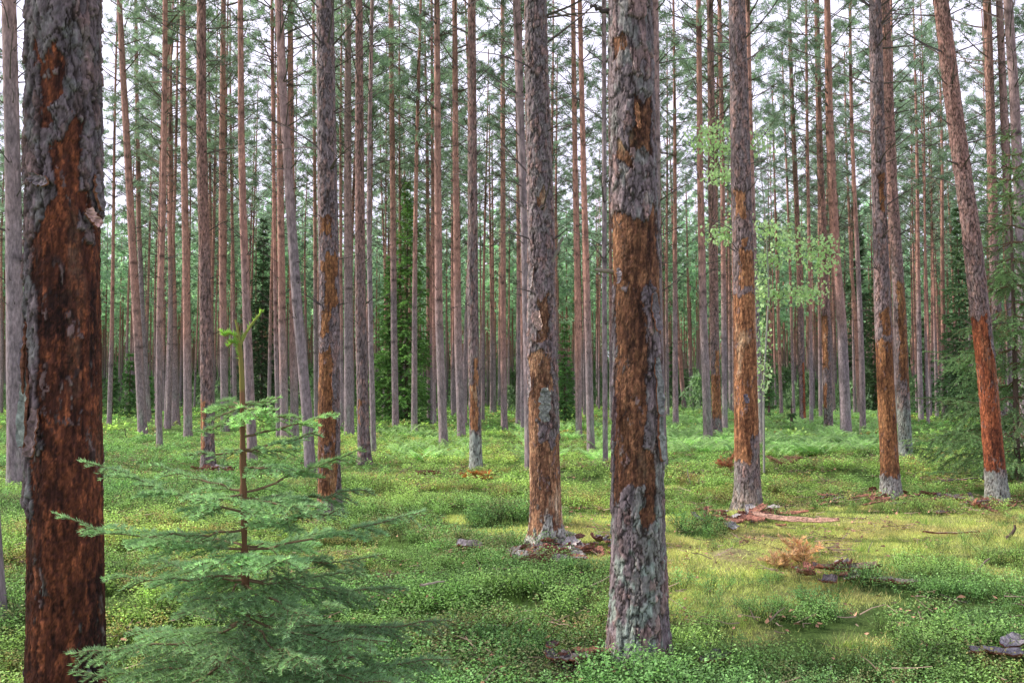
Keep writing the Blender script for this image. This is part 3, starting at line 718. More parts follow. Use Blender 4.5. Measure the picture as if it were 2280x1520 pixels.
flap('D', 1415, 270, .16, .03, .1, None, 11, .0, .1, c_out=(.40, .19, .10))
flap('D', 1378, 620, .10, .04, .2, None, 12, .008, .2)
flap('C', 1212, 900, .34, .13, .0, 'grey lichened bark island', 13, -.004, .05, c_out=(.30, .31, .28))
flap('C', 1200, 715, .20, .08, .1, 'pinkish bark flake', 14, .0, .12, c_out=(.52, .36, .30))
flap('C', 1186, 620, .22, .05, -.1, None, 15, .006, .12, c_out=(.40, .33, .32))
flap('C', 1180, 860, .24, .05, .1, None, 16, .004, .1, c_out=(.40, .33, .32))
flap('B', 748, 860, .30, .06, .0, None, 17, .0, .06)
flap('E', 1655, 887, .12, .07, .2, 'small dark grey bark scale left alone on bare wood', 18, -.002, .05, c_out=(.17, .15, .19))
flap('H', 2200, 770, .30, .06, .1, None, 19, .004, .08)
# ------------------------------------------------------------------ sticks
def stick(pp, r0, label, c=(.16, .12, .10), lift=(0, 0), seed=0, cat='stick', name='fallen_stick'):
    x, y, z = ground_pt(*pp[0]); mb = MB()
    P = [np.zeros(3)]
    for j, p in enumerate(pp[1:]):
        if lift[0] < 0: q_ = np.array(PT(p[0], p[1], y)) - np.array([x, y, z])
        else:
            a = ground_pt(*p); q_ = np.array(a) - np.array([x, y, z])
        P.append(q_)
    P = np.array(P); s = np.linspace(0, 1, len(P)); s2 = np.linspace(0, 1, 9)
    r = np.random.default_rng(seed)
    pts = np.stack([np.interp(s2, s, P[:, a]) for a in range(3)], 1) + r.normal(size=(9, 3)) * r0 * .4
    pts[:, 2] += abs(lift[0]) + s2 * lift[1] if lift[0] >= 0 else 0
    tube(mb, pts, np.linspace(r0, r0 * .5, 9), 7, c)
    o = link(name, mb.mesh(name, M_TWIG, True), None, (x, y, z)); return tag(o, label, cat)
stick([(2132, 1316), (2165, 1300), (2206, 1270)], .014, 'bent bare stick lying in the green on the right', (.26, .19, .15), (.05, .06), 1)
stick([(2246, 1206), (2262, 1172)], .022, 'short dark stick poking upright near the right edge', (.10, .07, .06), (-1, 0), 2)
stick([(282, 982), (277, 954)], .020, 'thin dark stub standing in the grass right of the near stripped pine', (.07, .05, .05), (-1, 0), 3)
stick([(424, 1027), (417, 1014)], .018, 'tiny dark stub sticking out left of the stout stripped-foot pine', (.07, .05, .05), (-1, 0), 4)
stick([(870, 1068), (898, 1046)], .014, 'forked dead stick rising from the litter right of the brown-patched pine', (.16, .12, .10), (-1, 0), 5)
stick([(1624, 1475), (1632, 1405)], .005, 'thin dark upright twig in the bilberries right of the central pine', (.08, .06, .05), (-1, 0), 6)
stick([(1846, 1516), (1852, 1476)], .006, 'short pale upright twig at the bottom right', (.40, .36, .30), (-1, 0), 7)
stick([(1540, 1082), (1532, 1060), (1530, 1042)], .010, 'thin pale twig standing right of the central trunk', (.36, .32, .28), (-1, 0), 8)
stick([(1755, 1146), (1747, 1126)], .012, 'small dark stub among the bark slabs', (.10, .07, .06), (-1, 0), 9)
stick([(2080, 1086), (2165, 1080), (2270, 1072)], .016, 'fallen branch on the ground under the right-hand spruce', (.18, .15, .14), (.08, .08), 10)
stick([(1170, 1320), (1200, 1325), (1212, 1342)], .007, 'thin grey twig lying in the leaves before the centre pine', (.36, .34, .34), (.14, 0), 11)
stick([(935, 1385), (990, 1374)], .010, 'pale dry stick tip at the right end of the young spruce', (.45, .38, .30), (.25, 0), 12)

# ------------------------------------------------------------------ spruces
def needle_twig(mb, pts, nl, nw, dens, rng, c, flat=.35):
    seg = np.linalg.norm(np.diff(pts, axis=0), axis=1); L = seg.sum(); n = max(4, int(L * dens))
    t = np.sort(rng.uniform(0, 1, n)); s = np.concatenate([[0], np.cumsum(seg)]) / L
    base = np.stack([np.interp(t, s, pts[:, a]) for a in range(3)], 1)
    tan = pts[-1] - pts[0]; tan = tan / (np.linalg.norm(tan) + 1e-9)
    r = rand_unit(rng, n); r -= (r @ tan)[:, None] * tan; r[:, 2] *= (1 - flat); r /= np.linalg.norm(r, axis=1)[:, None] + 1e-9
    r[:, 2] = np.where(r[:, 2] < -.3, -r[:, 2], r[:, 2])
    dr = r * .85 + tan * .75; dr /= np.linalg.norm(dr, axis=1)[:, None]
    cc = np.asarray(c)[None] * rng.uniform(.7, 1.3, (n, 1)) * (1 + .55 * sstep(.75, 1.0, t))[:, None]
    blades(mb, base, dr, nl * rng.uniform(.8, 1.15, n) * (1 - .3 * sstep(.9, 1, t)), nw, rng, cc, 0)

def spruce_branch(mb, p0, p1, rng, nl, nw, dens, c, sag=.08, step=.05, droop=.15, level2=True, tw=.0016, rr=.006, fill=.45):
    p0 = np.array(p0, float); p1 = np.array(p1, float); L = np.linalg.norm(p1 - p0)
    s = np.linspace(0, 1, 9); pts = p0 + (p1 - p0) * s[:, None]; pts[:, 2] -= sag * L * np.sin(PI * s ** .8)
    wob = rng.normal(size=(9, 3)) * L * .012; wob[0] = 0; pts += wob
    tube(mb, pts, np.linspace(rr, tw, 9), 5, (.20, .135, .085), 1)
    needle_twig(mb, pts[4:], nl, nw, dens, rng, c)
    tan = (p1 - p0) / L; side = np.cross(tan, [0, 0, 1.0]); side /= np.linalg.norm(side) + 1e-9
    x = .14; k = 0
    while x < .97:
        b0 = np.array([np.interp(x, s, pts[:, a]) for a in range(3)])
        for sg in (-1, 1):
            if rng.random() < .18: continue
            l = L * fill * (1.05 - x) * rng.uniform(.35, 1.25) + nl * 1.5
            if x < .3: l *= .6 + x
            dv = tan * rng.uniform(.5, 1.0) + side * sg * rng.uniform(.5, 1.0) + np.array([0, 0, -droop * rng.uniform(-.8, 2.6)])
            dv /= np.linalg.norm(dv)
            ss = np.linspace(0, 1, 4); tp = b0 + dv * (ss * l)[:, None]; tp[:, 2] -= droop * l * .5 * ss ** 2
            tube(mb, tp, np.linspace(rr * .45, tw * .8, 4), 3, (.21, .15, .09), 1)
            needle_twig(mb, tp, nl, nw, dens, rng, c)
            if level2 and l > nl * 5:
                m = int(l / (step * 1.3))
                for j in range(m):
                    xx = (j + .7) / (m + .7)
                    for s2 in (-1, 1):
                        l2 = l * .45 * (1.05 - xx) * rng.uniform(.6, 1.2) + nl
                        c0 = np.array([np.interp(xx, ss, tp[:, a]) for a in range(3)])
                        sd = np.cross(dv, [0, 0, 1.0]) * s2
                        dv2 = dv * .75 + sd * .8 + np.array([0, 0, -droop * rng.uniform(0, 1)]); dv2 /= np.linalg.norm(dv2)
                        e = c0 + dv2 * l2
                        tp2 = np.stack([c0, (c0 + e) / 2, e - [0, 0, droop * l2 * .3]])
                        needle_twig(mb, tp2, nl, nw, dens, rng, c)
                        tube(mb, tp2, [tw, tw * .8, tw * .6], 3, (.21, .15, .09), 1)
        x += step / L * rng.uniform(.8, 1.25); k += 1

# the young spruce in front
SD = 3.3
sx, sy, _ = PT(546, 900, SD); sg_ = float(gz(sx, sy))
ys = empty('young_spruce', (sx, sy, sg_), 'young feathery spruce with a bent bright green leader, nearest thing to the viewer', 'spruce tree')
b0 = np.array([sx, sy, sg_])
def SP(px, py, dd=0.0): return np.array(PT(px, py, SD + dd)) - b0
mb = MB()
tp = np.array([[0, 0, -.05], SP(556, 1700), SP(553, 1520), SP(545, 1250), SP(542, 1100), SP(540, 970), SP(540, 900), SP(538, 830), SP(534, 765)])
tpp = np.linspace(0, 1, len(tp)); tt = np.linspace(0, 1, 60)
P_ = np.stack([np.interp(tt, tpp, tp[:, a]) for a in range(3)], 1); rr_ = np.interp(tt, [0, .25, .5, .8, 1], [.022, .016, .0105, .0085, .0075]) * (1 + .12 * np.random.default_rng(1).normal(size=60))
cc_ = np.array([.17, .09, .05])[None] * np.linspace(.7, 1.5, 60)[:, None]; cc_[-12:] = (.24, .20, .06)
tube(mb, P_, rr_, 8, cc_)
link('trunk', mb.mesh('trunk', M_TWIG, True), ys)
rg = np.random.default_rng(12)
NC = np.array([.31, .48, .26]); NB = np.array([.30, .50, .10])
def lead(pts, c, dens=900, nl=.016):
    mb = MB(); pts = np.array(pts); tube(mb, pts, np.linspace(.0060, .003, len(pts)), 6, (.26, .27, .07), 1)
    needle_twig(mb, pts, nl * 1.15, .0032, dens * 1.4, rg, c, 0)
    return link('leader_shoot', mb.mesh('leader_shoot', [M_NEEDLE, M_TWIG]), ys)
lead([SP(534, 770), SP(545, 745), SP(560, 722), SP(576, 702), SP(584, 690)], NB * 1.1, 520)
lead([SP(534, 770), SP(526, 748), SP(512, 742), SP(500, 748), SP(492, 738)], NB, 1500, .02)
lead([SP(536, 800), SP(528, 765), SP(518, 762), SP(506, 772)], NB, 1300, .02)
lead([SP(536, 790), SP(533, 752), SP(524, 712)], np.array([.25, .16, .07]), 120)
def br(a, b_, dd=0, da=0, **k):
    mb = MB(); kk = dict(nl=.019, nw=.0030, dens=800, c=NC * rg.uniform(.85, 1.15), sag=.02, step=.034, droop=.2, fill=.55, rr=.0045)
    kk.update(k); kk['c'] = np.asarray(kk['c'])
    spruce_branch(mb, SP(*a, da), SP(*b_, dd), rg, **kk)
    return link('branch', mb.mesh('branch', [M_NEEDLE, M_TWIG]), ys)
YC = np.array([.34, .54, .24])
br((540, 903), (455, 938), -.05, c=YC); br((540, 900), (612, 886), .05, c=YC); br((540, 905), (592, 912), -.18, c=YC); br((540, 905), (505, 885), .2, c=YC)
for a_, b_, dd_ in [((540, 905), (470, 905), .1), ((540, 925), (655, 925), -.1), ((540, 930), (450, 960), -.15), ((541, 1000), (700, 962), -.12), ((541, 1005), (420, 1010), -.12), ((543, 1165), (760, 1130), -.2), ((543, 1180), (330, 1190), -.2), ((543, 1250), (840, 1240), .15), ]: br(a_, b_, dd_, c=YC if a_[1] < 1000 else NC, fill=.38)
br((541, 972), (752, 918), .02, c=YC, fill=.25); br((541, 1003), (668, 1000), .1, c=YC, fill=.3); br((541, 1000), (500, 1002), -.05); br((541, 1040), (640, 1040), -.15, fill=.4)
br((541, 1092), (352, 1032), .06, fill=.36); br((542, 1140), (176, 1020), -.12, fill=.34); br((542, 1096), (805, 998), .04, c=YC, fill=.34)
br((542, 1108), (830, 1088), .1, fill=.35); br((542, 1110), (700, 1125), -.30, fill=.4); br((542, 1100), (430, 1110), -.3, fill=.4); br((542, 1150), (610, 1100), .35, fill=.4)
br((543, 1222), (126, 1152), -.15, fill=.36); br((543, 1222), (940, 1142), .05, fill=.36); br((543, 1215), (700, 1190), .35, fill=.42); br((543, 1215), (400, 1180), .3, fill=.42)
br((543, 1228), (640, 1250), -.38, fill=.45); br((543, 1228), (440, 1260), -.36, fill=.45)
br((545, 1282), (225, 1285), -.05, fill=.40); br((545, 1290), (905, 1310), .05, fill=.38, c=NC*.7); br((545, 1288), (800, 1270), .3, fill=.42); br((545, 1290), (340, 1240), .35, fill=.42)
br((545, 1300), (700, 1380), -.35, fill=.45); br((545, 1300), (420, 1370), -.38, fill=.45)
for j, (yy, tips_) in enumerate([(1370, [(150, 1455, -.1), (1000, 1378, 0), (860, 1420, -.3), (300, 1400, .3), (760, 1340, .4), (480, 1470, -.5), (690, 1480, -.5)]),
                 (1450, [(170, 1500, -.25), (1010, 1470, -.1), (900, 1520, -.35), (250, 1560, -.4), (820, 1420, .4), (560, 1580, -.6), (330, 1440, .45)]),
                 (1550, [(110, 1600, 0), (1050, 1560, 0), (700, 1640, -.5), (380, 1640, -.5), (900, 1540, .4), (260, 1520, .4)])]):
    for (tx, ty, dz_) in tips_:
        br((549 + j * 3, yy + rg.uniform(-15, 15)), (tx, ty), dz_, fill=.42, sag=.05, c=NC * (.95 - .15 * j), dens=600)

# mid-distance and far spruces
def spruce(x, y, H, Rb, label, seed, nl, nw, dens, c, zb=.3, whorl=.35, droop=.35, group=None, per=6, step=.12, level2=True, tr=.06, as_parts=False, fill=.5):
    rng = np.random.default_rng(seed); g = float(gz(x, y))
    root = empty('spruce_tree', (x, y, g), label, 'spruce tree', group)
    mt = MB(); s = np.linspace(0, 1, 14); tube(mt, np.stack([np.zeros(14), np.zeros(14), s * H - .1], 1), np.linspace(tr, .006, 14), 8, (.15, .10, .085))
    link('trunk', mt.mesh('trunk', M_TWIG, True), root)
    mb = MB(); z = zb
    while z < H * .97:
        R = Rb * (1 - z / H) ** .8 * (1 if z > zb + .1 * H else .85)
        for k in range(per):
            az = rng.uniform(0, 2 * PI); L = R * rng.uniform(.7, 1.15)
            if L < .08: continue
            e = np.array([math.cos(az) * L, math.sin(az) * L, z + L * (rng.uniform(-.35, .1) if z < H * .7 else rng.uniform(0, .5))])
            spruce_branch(mb, (0, 0, z), e, rng, nl, nw, dens, np.asarray(c) * rng.uniform(.7, 1.25), sag=.06, step=step, droop=droop, level2=level2, tw=.002, rr=.012, fill=fill)
        z += whorl * rng.uniform(.7, 1.2)
    link('crown', mb.mesh('crown', [M_NEEDLE, M_TWIG]), root)
    return root
x, y, _ = PT(2262, 900, 17.2)
spruce(x, y, 6.4, 2.1, 'dark drooping spruce behind the strongly leaning pine on the right', 41, .038, .010, 230, (.22, .34, .17), zb=.3, whorl=.27, droop=.5, per=7, step=.15)
def far_spruce(px, pyb, pyt, Rpx, label, seed, c, group=None, nl=.12, dens=80, per=8):
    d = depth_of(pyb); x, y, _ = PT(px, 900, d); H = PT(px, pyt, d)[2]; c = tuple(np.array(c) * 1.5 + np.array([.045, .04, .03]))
    s = d / 40
    return spruce(x, y, H, Rpx * d / F, label, seed, nl * s, .030 * s, dens / s, c, zb=.3, whorl=.26 * s, droop=.4, per=per, step=.34 * s, level2=False, tr=.09, group=group, fill=.5)
far_spruce(905, 940, 385, 92, 'bright green tall spruce filling the gap left of centre', 51, (.12, .24, .07))
far_spruce(866, 940, 560, 60, 'lower spruce leaning against the left side of the bright green tall spruce', 52, (.08, .18, .055))
far_spruce(582, 925, 470, 62, 'dark narrow spruce in shadow behind the young spruce top', 53, (.035, .085, .04))
far_spruce(548, 922, 610, 36, 'low dark spruce beside the narrow shadowed one', 54, (.035, .085, .04))
far_spruce(1258, 940, 700, 36, 'small light green spruce between the two big centre pines', 55, (.08, .19, .06))
far_spruce(1915, 915, 440, 48, 'tall dark spruce behind the tall pale pinkish pine', 56, (.04, .095, .045))
far_spruce(1950, 918, 600, 40, 'dark spruce just right of the tall dark one behind the pinkish pine', 57, (.04, .09, .04))
far_spruce(2140, 935, 440, 60, 'dark spruce farther back behind the strongly leaning pine', 58, (.045, .11, .05))
far_spruce(2060, 925, 700, 40, 'small spruce in the gap left of the feathery right-hand spruce', 59, (.06, .14, .06))
far_spruce(288, 928, 775, 30, 'small bright spruce at the forest edge right of the near stripped pine', 60, (.07, .17, .055))
far_spruce(250, 925, 800, 28, 'low dark spruce touching the right side of the near stripped pine', 61, (.05, .12, .045))
far_spruce(330, 926, 830, 24, 'tiny spruce behind the gently curving reddish pine', 62, (.06, .15, .05))
far_spruce(1712, 935, 760, 26, 'small bushy spruce under the pale birch leaves', 63, (.07, .16, .06))
far_spruce(1762, 955, 880, 12, 'tiny seedling spruce standing in the ferns', 64, (.07, .15, .06))
far_spruce(1500, 905, 760, 26, 'small spruce behind the slanting slim orange pine', 65, (.06, .14, .055))

# ------------------------------------------------------------------ birch sapling with pale leaves
bd = 19.0
bx_, by_, _ = PT(1700, 980, bd); bg = float(gz(bx_, by_))
br_ = empty('birch_sapling', (bx_, by_, bg), 'thin birch sapling with sprays of pale fresh leaves beside the big orange-stripped pine', 'birch tree')
O_ = np.array([bx_, by_, bg])
def BP(px, py, dd=0.): return np.array(PT(px, py, bd + dd)) - O_
mb = MB(); ctl = np.array([[0, 0, -.1], BP(1700, 860), BP(1706, 760), BP(1712, 640), BP(1704, 480), BP(1690, 340), BP(1676, 240)])
s_ = np.linspace(0, 1, 24); cp_ = np.stack([np.interp(s_, np.linspace(0, 1, len(ctl)), ctl[:, a]) for a in range(3)], 1)
tube(mb, cp_, np.linspace(.022, .006, 24), 7, (.35, .33, .30)); link('trunk', mb.mesh('trunk', M_TWIG, True), br_)
mb = MB(); rb = np.random.default_rng(8)
for (px, py, w, h, n) in [(1580,300,48,30,200),(1600,330,45,22,120),(1690,318,35,24,90),(1612,392,40,14,90),(1600,375,22,16,50),(1612,520,38,20,130),(1708,508,34,18,90),(1750,540,30,16,80),(1815,555,48,28,190),(1720,575,40,18,110),(1830,590,30,20,70),(1735,655,60,20,170),(1800,650,35,22,110),(1690,640,20,40,80),(1700,740,12,40,60),(1697,830,14,50,70),(1640,475,30,12,20),(1765,510,20,12,40)]:
    n = int(n * 1.5)
    cn = BP(px, py, rb.uniform(-.4, .4)); ww = w * bd / F; hh = h * bd / F
    src = np.array([np.interp(np.clip((cn[2] - .2) / (cp_[-1, 2]), 0, 1) * .93, np.linspace(0, 1, 24), cp_[:, a]) for a in range(3)])
    mid = (src + cn) / 2 + np.array([0, 0, .12]); tube(mb, np.stack([src, mid, cn]), [.006, .004, .002], 4, (.18, .14, .11), 1)
    tips_ = cn + rb.normal(size=(10, 3)) * np.array([ww, .2, hh]) * .7
    for tpz in tips_: tube(mb, np.stack([cn, (cn + tpz) / 2 + [0, 0, .03], tpz]), [.003, .002, .0015], 3, (.2, .15, .1), 1)
    pos = cn + np.clip(rb.normal(size=(n, 3)), -1.9, 1.9) * np.array([ww, .22, hh]) * .62
    dv = rand_unit(rb, n) * .8 + np.array([0, 0, -.8]); dv /= np.linalg.norm(dv, axis=1)[:, None]
    leaves(mb, pos, dv, rb.uniform(.06, .095, n), rb.uniform(.045, .065, n), rb, np.array([.62, .80, .44])[None] * rb.uniform(.7, 1.3, (n, 1)), 0, .1)
link('crown', mb.mesh('crown', [M_LEAF, M_TWIG]), br_)

# ------------------------------------------------------------------ dry orange twigs and reddish fern
def dry_twig(px, py, w, h, label, seed, c=(.62, .33, .14), nl=.05):
    x, y, z = ground_pt(px, py); d = y; rng = np.random.default_rng(seed); mb = MB()
    W_ = w * d / F; H_ = h * d / F
    for j in range(9):
        az = rng.uniform(0, 2 * PI); e = np.array([math.cos(az) * W_ * rng.uniform(.4, 1), math.sin(az) * W_ * .6, H_ * rng.uniform(.2, 1)])
        spruce_branch(mb, (rng.normal() * .02, 0, 0), e, rng, nl, .007, 420, np.array(c) * rng.uniform(.8, 1.2), sag=-.1, step=.07, droop=.1, level2=False, rr=.005, fill=.5)
    o = link('dry_branch', mb.mesh('dry_branch', [M_NEEDLE, M_TWIG]), None, (x, y, z)); return tag(o, label, 'dry branch')
dry_twig(1790, 1258, 44, 74, 'upright pine branch with dried orange needles in the mossy clearing', 1, (.88, .60, .38))
dry_twig(1735, 1268, 34, 38, 'lower dried orange branch just left of the upright one', 2, (.84, .58, .38))
dry_twig(1062, 1068, 42, 18, 'dried orange branch lying below the lichen-footed pine', 3, (.60, .28, .10), .06)
dry_twig(1618, 1052, 22, 40, 'reddish dry fern-like branch left of the big orange-stripped pine', 4, (.42, .18, .12), .06)
dry_twig(1748, 1040, 45, 22, 'brownish dry branches behind the big orange-stripped pine', 5, (.34, .20, .15), .06)

# ------------------------------------------------------------------ background pines one can still count
NVAR = 6
VT, VD = [], []
for k in range(NVAR):
    rg2 = np.random.default_rng(900 + k)
    amp, fr, ph = rg2.uniform(.03, .16), rg2.uniform(.12, .3), rg2.uniform(0, 6)
    lx = rg2.normal() * .012
    axk = lambda z, amp=amp, fr=fr, ph=ph, lx=lx: (amp * (np.sin(z * fr + ph) - math.sin(ph)) + lx * z, amp * .5 * (np.cos(z * fr + ph) - math.cos(ph)))
    r0 = .085 + .010 * k
    rfk = lambda z, r0=r0: np.interp(np.clip(z, 0, 22), [0, 8, 22], [r0, r0 * .68, .03]) * (1 + .2 * np.exp(-np.clip(z, 0, 9) / .25))
    zs = np.concatenate([np.arange(-.3, 12, .2), np.arange(12, 22, .8)])
    a_, b_ = axk(zs)
    V, q, C = simple_trunk(a_, b_, zs, rfk(zs), 12, k * 7.7, 3 + k * .8, .95, .1 + .12 * k, .42)
    m_ = MB(); m_.add(V, q=q, c=C); join(m_, dead_wood(950 + k, 3.0, 13, axk, rfk, 1.1)); VT.append((m_.mesh('trunk', M_BARK, True), axk))
rgb = np.random.default_rng(77)
halfw = math.tan(math.radians(34.5))
bands = [(37, 52, 'slender pine in the middle rows, behind the trunks that stand out', 'slender pines of the middle rows'),
         (52, 72, 'slim pine in the hazy rows far back in the stand', 'slim pines far back in the stand'),
         (72, 96, 'thin distant pine among the last trunks one can count', 'thin distant pines')]
cnt = 0
pl = list(placed)
while cnt < 228:
    y = math.sqrt(rgb.uniform(37 ** 2, 96 ** 2)); x = rgb.uniform(-1, 1) * halfw * y
    if min((x - a) ** 2 + (y - b) ** 2 for a, b in pl) < 1.7 ** 2: continue
    pl.append((x, y)); v = rgb.integers(NVAR)
    bnd = [b for b in bands if b[0] <= y <= b[1]][0]
    g = float(gz(x, y)); sz = rgb.uniform(.8, 1.12); hz_ = rgb.uniform(.92, 1.1)
    root = empty('pine_tree', (x, y, g), bnd[2], 'pine tree', bnd[3]); root.rotation_euler = (0, 0, rgb.uniform(0, 6.28)); root.scale = (sz, sz, hz_)
    link('trunk', VT[v][0], root)
    zc0 = 11.2 + rgb.uniform(-.8, 1.8); a_, b_ = VT[v][1](np.array([zc0]))
    link('crown', CROWNS[int(rgb.integers(7))], root, (float(a_[0]), float(b_[0]), zc0), (0, 0, rgb.uniform(0, 6.28)), (1 / sz, 1 / sz, .92))
    cnt += 1

for j, (x, y) in enumerate([(-9.0, 5.5), (-17.5, 10.5), (-19, 21)]):  # unseen pines added off to the left to cast dappled shade
    g = float(gz(x, y)); v = j % NVAR
    root = empty('pine_tree', (x, y, g), 'unseen pine added beyond the left edge of the view to shade the ground', 'pine tree', 'added unseen pines beyond the left edge'); root.rotation_euler = (0, 0, j * 1.7)
    link('trunk', VT[v][0], root); a_, b_ = VT[v][1](np.array([12.0]))
    link('crown', CROWNS[j % 7], root, (float(a_[0]), float(b_[0]), 11.8), (0, 0, j * 2.2), (1, 1, .92))

# ------------------------------------------------------------------ the far wood as one mass
far = MB(); rf_ = np.random.default_rng(5)
lod = [pine_crown(300 + k, H=10.5, blade_n=8, nclump=130, bl=.42, bw=.13, spread=2.3) for k in range(4)]
fars, ft = [], []
npts = 3100
yy = np.sqrt(rf_.uniform(92 ** 2, 240 ** 2, npts)); xx = rf_.uniform(-1, 1, npts) * halfw * yy
lt = MB(); zs = np.array([-.3, 3, 6, 9, 12, 20.]); rr = np.array([.12, .11, .10, .085, .07, .03])
cl = np.array([GREY * .85, GREY * .95, GREY * .5 + ORANGE * .5, ORANGE, ORANGE, ORANGE])
tube(lt, np.stack([zs * 0, zs * 0, zs], 1), rr, 6, cl)
sc_ = np.stack([rf_.uniform(.8, 1.2, npts), rf_.uniform(.92, 1.1, npts)], 1); tint = np.ones((npts, 3)) * rf_.uniform(.7, 1.3, (npts, 1))
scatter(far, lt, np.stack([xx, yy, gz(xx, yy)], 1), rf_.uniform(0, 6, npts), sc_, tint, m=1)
for k in range(4):
    s = np.arange(npts) % 4 == k
    cr_ = MB(); vv = np.concatenate(lod[k].v); 
    cr_.v = lod[k].v; cr_.c = lod[k].c; cr_.t = lod[k].t; cr_.q = []; cr_.n = lod[k].n
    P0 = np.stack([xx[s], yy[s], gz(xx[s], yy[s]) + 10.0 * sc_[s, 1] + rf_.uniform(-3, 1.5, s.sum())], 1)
    scatter(far, cr_, P0, rf_.uniform(0, 6, s.sum()), sc_[s], tint[s] * np.array([1.3, 1.3, 1.3]), m=0)  # far crowns lightened: distance haze painted into their colour
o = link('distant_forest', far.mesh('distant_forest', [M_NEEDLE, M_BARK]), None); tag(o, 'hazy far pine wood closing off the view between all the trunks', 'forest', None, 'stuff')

# low thicket at the back of the stand
th_ = MB(); rt = np.random.default_rng(6)
def bush(seed, n=260):
    r = np.random.default_rng(seed); mb = MB()
    p = r.normal(size=(n, 3)) * np.array([.42, .42, .0]); p[:, 2] = r.uniform(0, 1, n) ** .8
    p[:, :2] *= (1.15 - p[:, 2:3])
    dv = rand_unit(r, n) + np.array([0, 0, .3]); dv /= np.linalg.norm(dv, axis=1)[:, None]
    blades(mb, p, dv, r.uniform(.12, .28, n), .07, r, np.array([.24, .35, .20])[None] * r.uniform(.6, 1.4, (n, 1)))
    return mb
for k in range(4):
    n = 400; y = np.sqrt(rt.uniform(72 ** 2, 225 ** 2, n)); x = rt.uniform(-1, 1, n) * halfw * y
    cl_ = vnoise(np.stack([x * .06, y * .05, x * 0], 1), 8); keep = cl_ > .28
    x, y = x[keep], y[keep]; n = len(x)
    hh_ = rt.uniform(.7, 3.2, n) * (1 + np.clip((y - 85) / 60, 0, 1.6))
    scatter(th_, bush(40 + k, 320), np.stack([x, y, gz(x, y) - .05], 1), rt.uniform(0, 6, n), np.stack([hh_ * .7, hh_], 1), np.ones((n, 3)) * rt.uniform(.6, 1.3, (n, 1)))
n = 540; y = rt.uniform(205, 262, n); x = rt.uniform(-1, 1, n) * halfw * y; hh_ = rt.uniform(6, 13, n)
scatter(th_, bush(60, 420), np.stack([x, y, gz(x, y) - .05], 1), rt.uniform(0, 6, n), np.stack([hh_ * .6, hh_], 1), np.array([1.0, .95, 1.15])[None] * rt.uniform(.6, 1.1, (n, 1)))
o = link('undergrowth', th_.mesh('undergrowth', [M_NEEDLE]), None); tag(o, 'dark green undergrowth between the farthest trunks', 'undergrowth', None, 'stuff')

# ------------------------------------------------------------------ ground
def moss_amount(x, y):
    """1 in the open mossy clearing, 0 in deep bilberry"""
    n = fbm(np.stack([x * .9, y * .9, x * 0], 1), 3, 91)
    e1 = 1.2 - np.sqrt(((x - 4.6) / 3.8) ** 2 + ((y - 11.1) / 3.1) ** 2)
    e2 = .8 - np.sqrt(((x - .9) / 1.1) ** 2 + ((y - 9.6) / .9) ** 2)
    e3 = .7 - np.sqrt(((x + 2.6) / 2.6) ** 2 + ((y - 18.5) / 2.0) ** 2)
    e = np.maximum.reduce([e1, e2, e3])
    n3 = fbm(np.stack([x * 3.2, y * 3.2, x * 0 + 3], 1), 2, 92)
    return sstep(-.15, .6, e + (n - .5) * 2.2 + (n3 - .5) * 1.2)
gN = 420
uu = np.linspace(-1, 1, gN); gx = 1.5 * np.sinh(6.9 * uu); gy = 1.5 * np.sinh(6.9 * uu) + 8
GX, GY = np.meshgrid(gx, gy, indexing='ij'); GXf, GYf = GX.ravel(), GY.ravel()
fade = np.clip(1.4 - np.hypot(GXf, GYf) / 500, 0, 1)
dens_ = .03 * (fbm(np.stack([GXf * 2.2, GYf * 2.2, GXf * 0], 1), 4, 15) - .5) * (np.hypot(GXf, GYf) < 40)
GZf = gz(GXf, GYf) * fade + dens_
mo = moss_amount(GXf, GYf)
n1 = fbm(np.stack([GXf * 1.6, GYf * 1.6, GXf * 0], 1), 4, 16)[:, None]
n2 = fbm(np.stack([GXf * .35, GYf * .35, GXf * 0], 1), 3, 17)[:, None]
cM = np.array([.70, .66, .26]) * (1 - n1) + np.array([.30, .32, .15]) * n1
brn = sstep(.56, .68, fbm(np.stack([GXf * 2.5, GYf * 2.5, GXf * 0 + 4], 1), 4, 18))[:, None] * .6
cM = cM * (1 - brn) + np.array([.40, .31, .20]) * brn
cG = np.array([.15, .24, .07]) * (.7 + .7 * n2)
gc = cG * (1 - mo[:, None]) + cM * mo[:, None]
mbg = MB(); i = np.arange(gN - 1)[:, None] * gN; j = np.arange(gN - 1)[None]
q = np.stack([i + j, i + gN + j, i + gN + j + 1, i + j + 1], -1).reshape(-1, 4)
mbg.add(np.stack([GXf, GYf, GZf], 1), q=q, c=gc)
M_G, nt, b = new_mat('forest_floor'); c = attr_col(nt); v = mapped(nt, 1, 1, 1)
n1_ = noise(nt, v, 9, 6, .7); n2_ = noise(nt, v, 60, 4, .7)
ad = N(nt, 'ShaderNodeMath', operation='ADD'); nt.links.new(n1_, ad.inputs[0]); nt.links.new(n2_, ad.inputs[1])
nt.links.new(mul(nt, c, maprange(nt, ad.outputs[0], .7, 1.3, .45, 1.55)), b.inputs['Base Color'])
b.inputs['Roughness'].default_value = 1; b.inputs['Specular IOR Level'].default_value = .05
bump(nt, ad.outputs[0], 1, .04, b)
o = link('forest_ground', mbg.mesh('forest_ground', M_G, True)); tag(o, kind='structure')

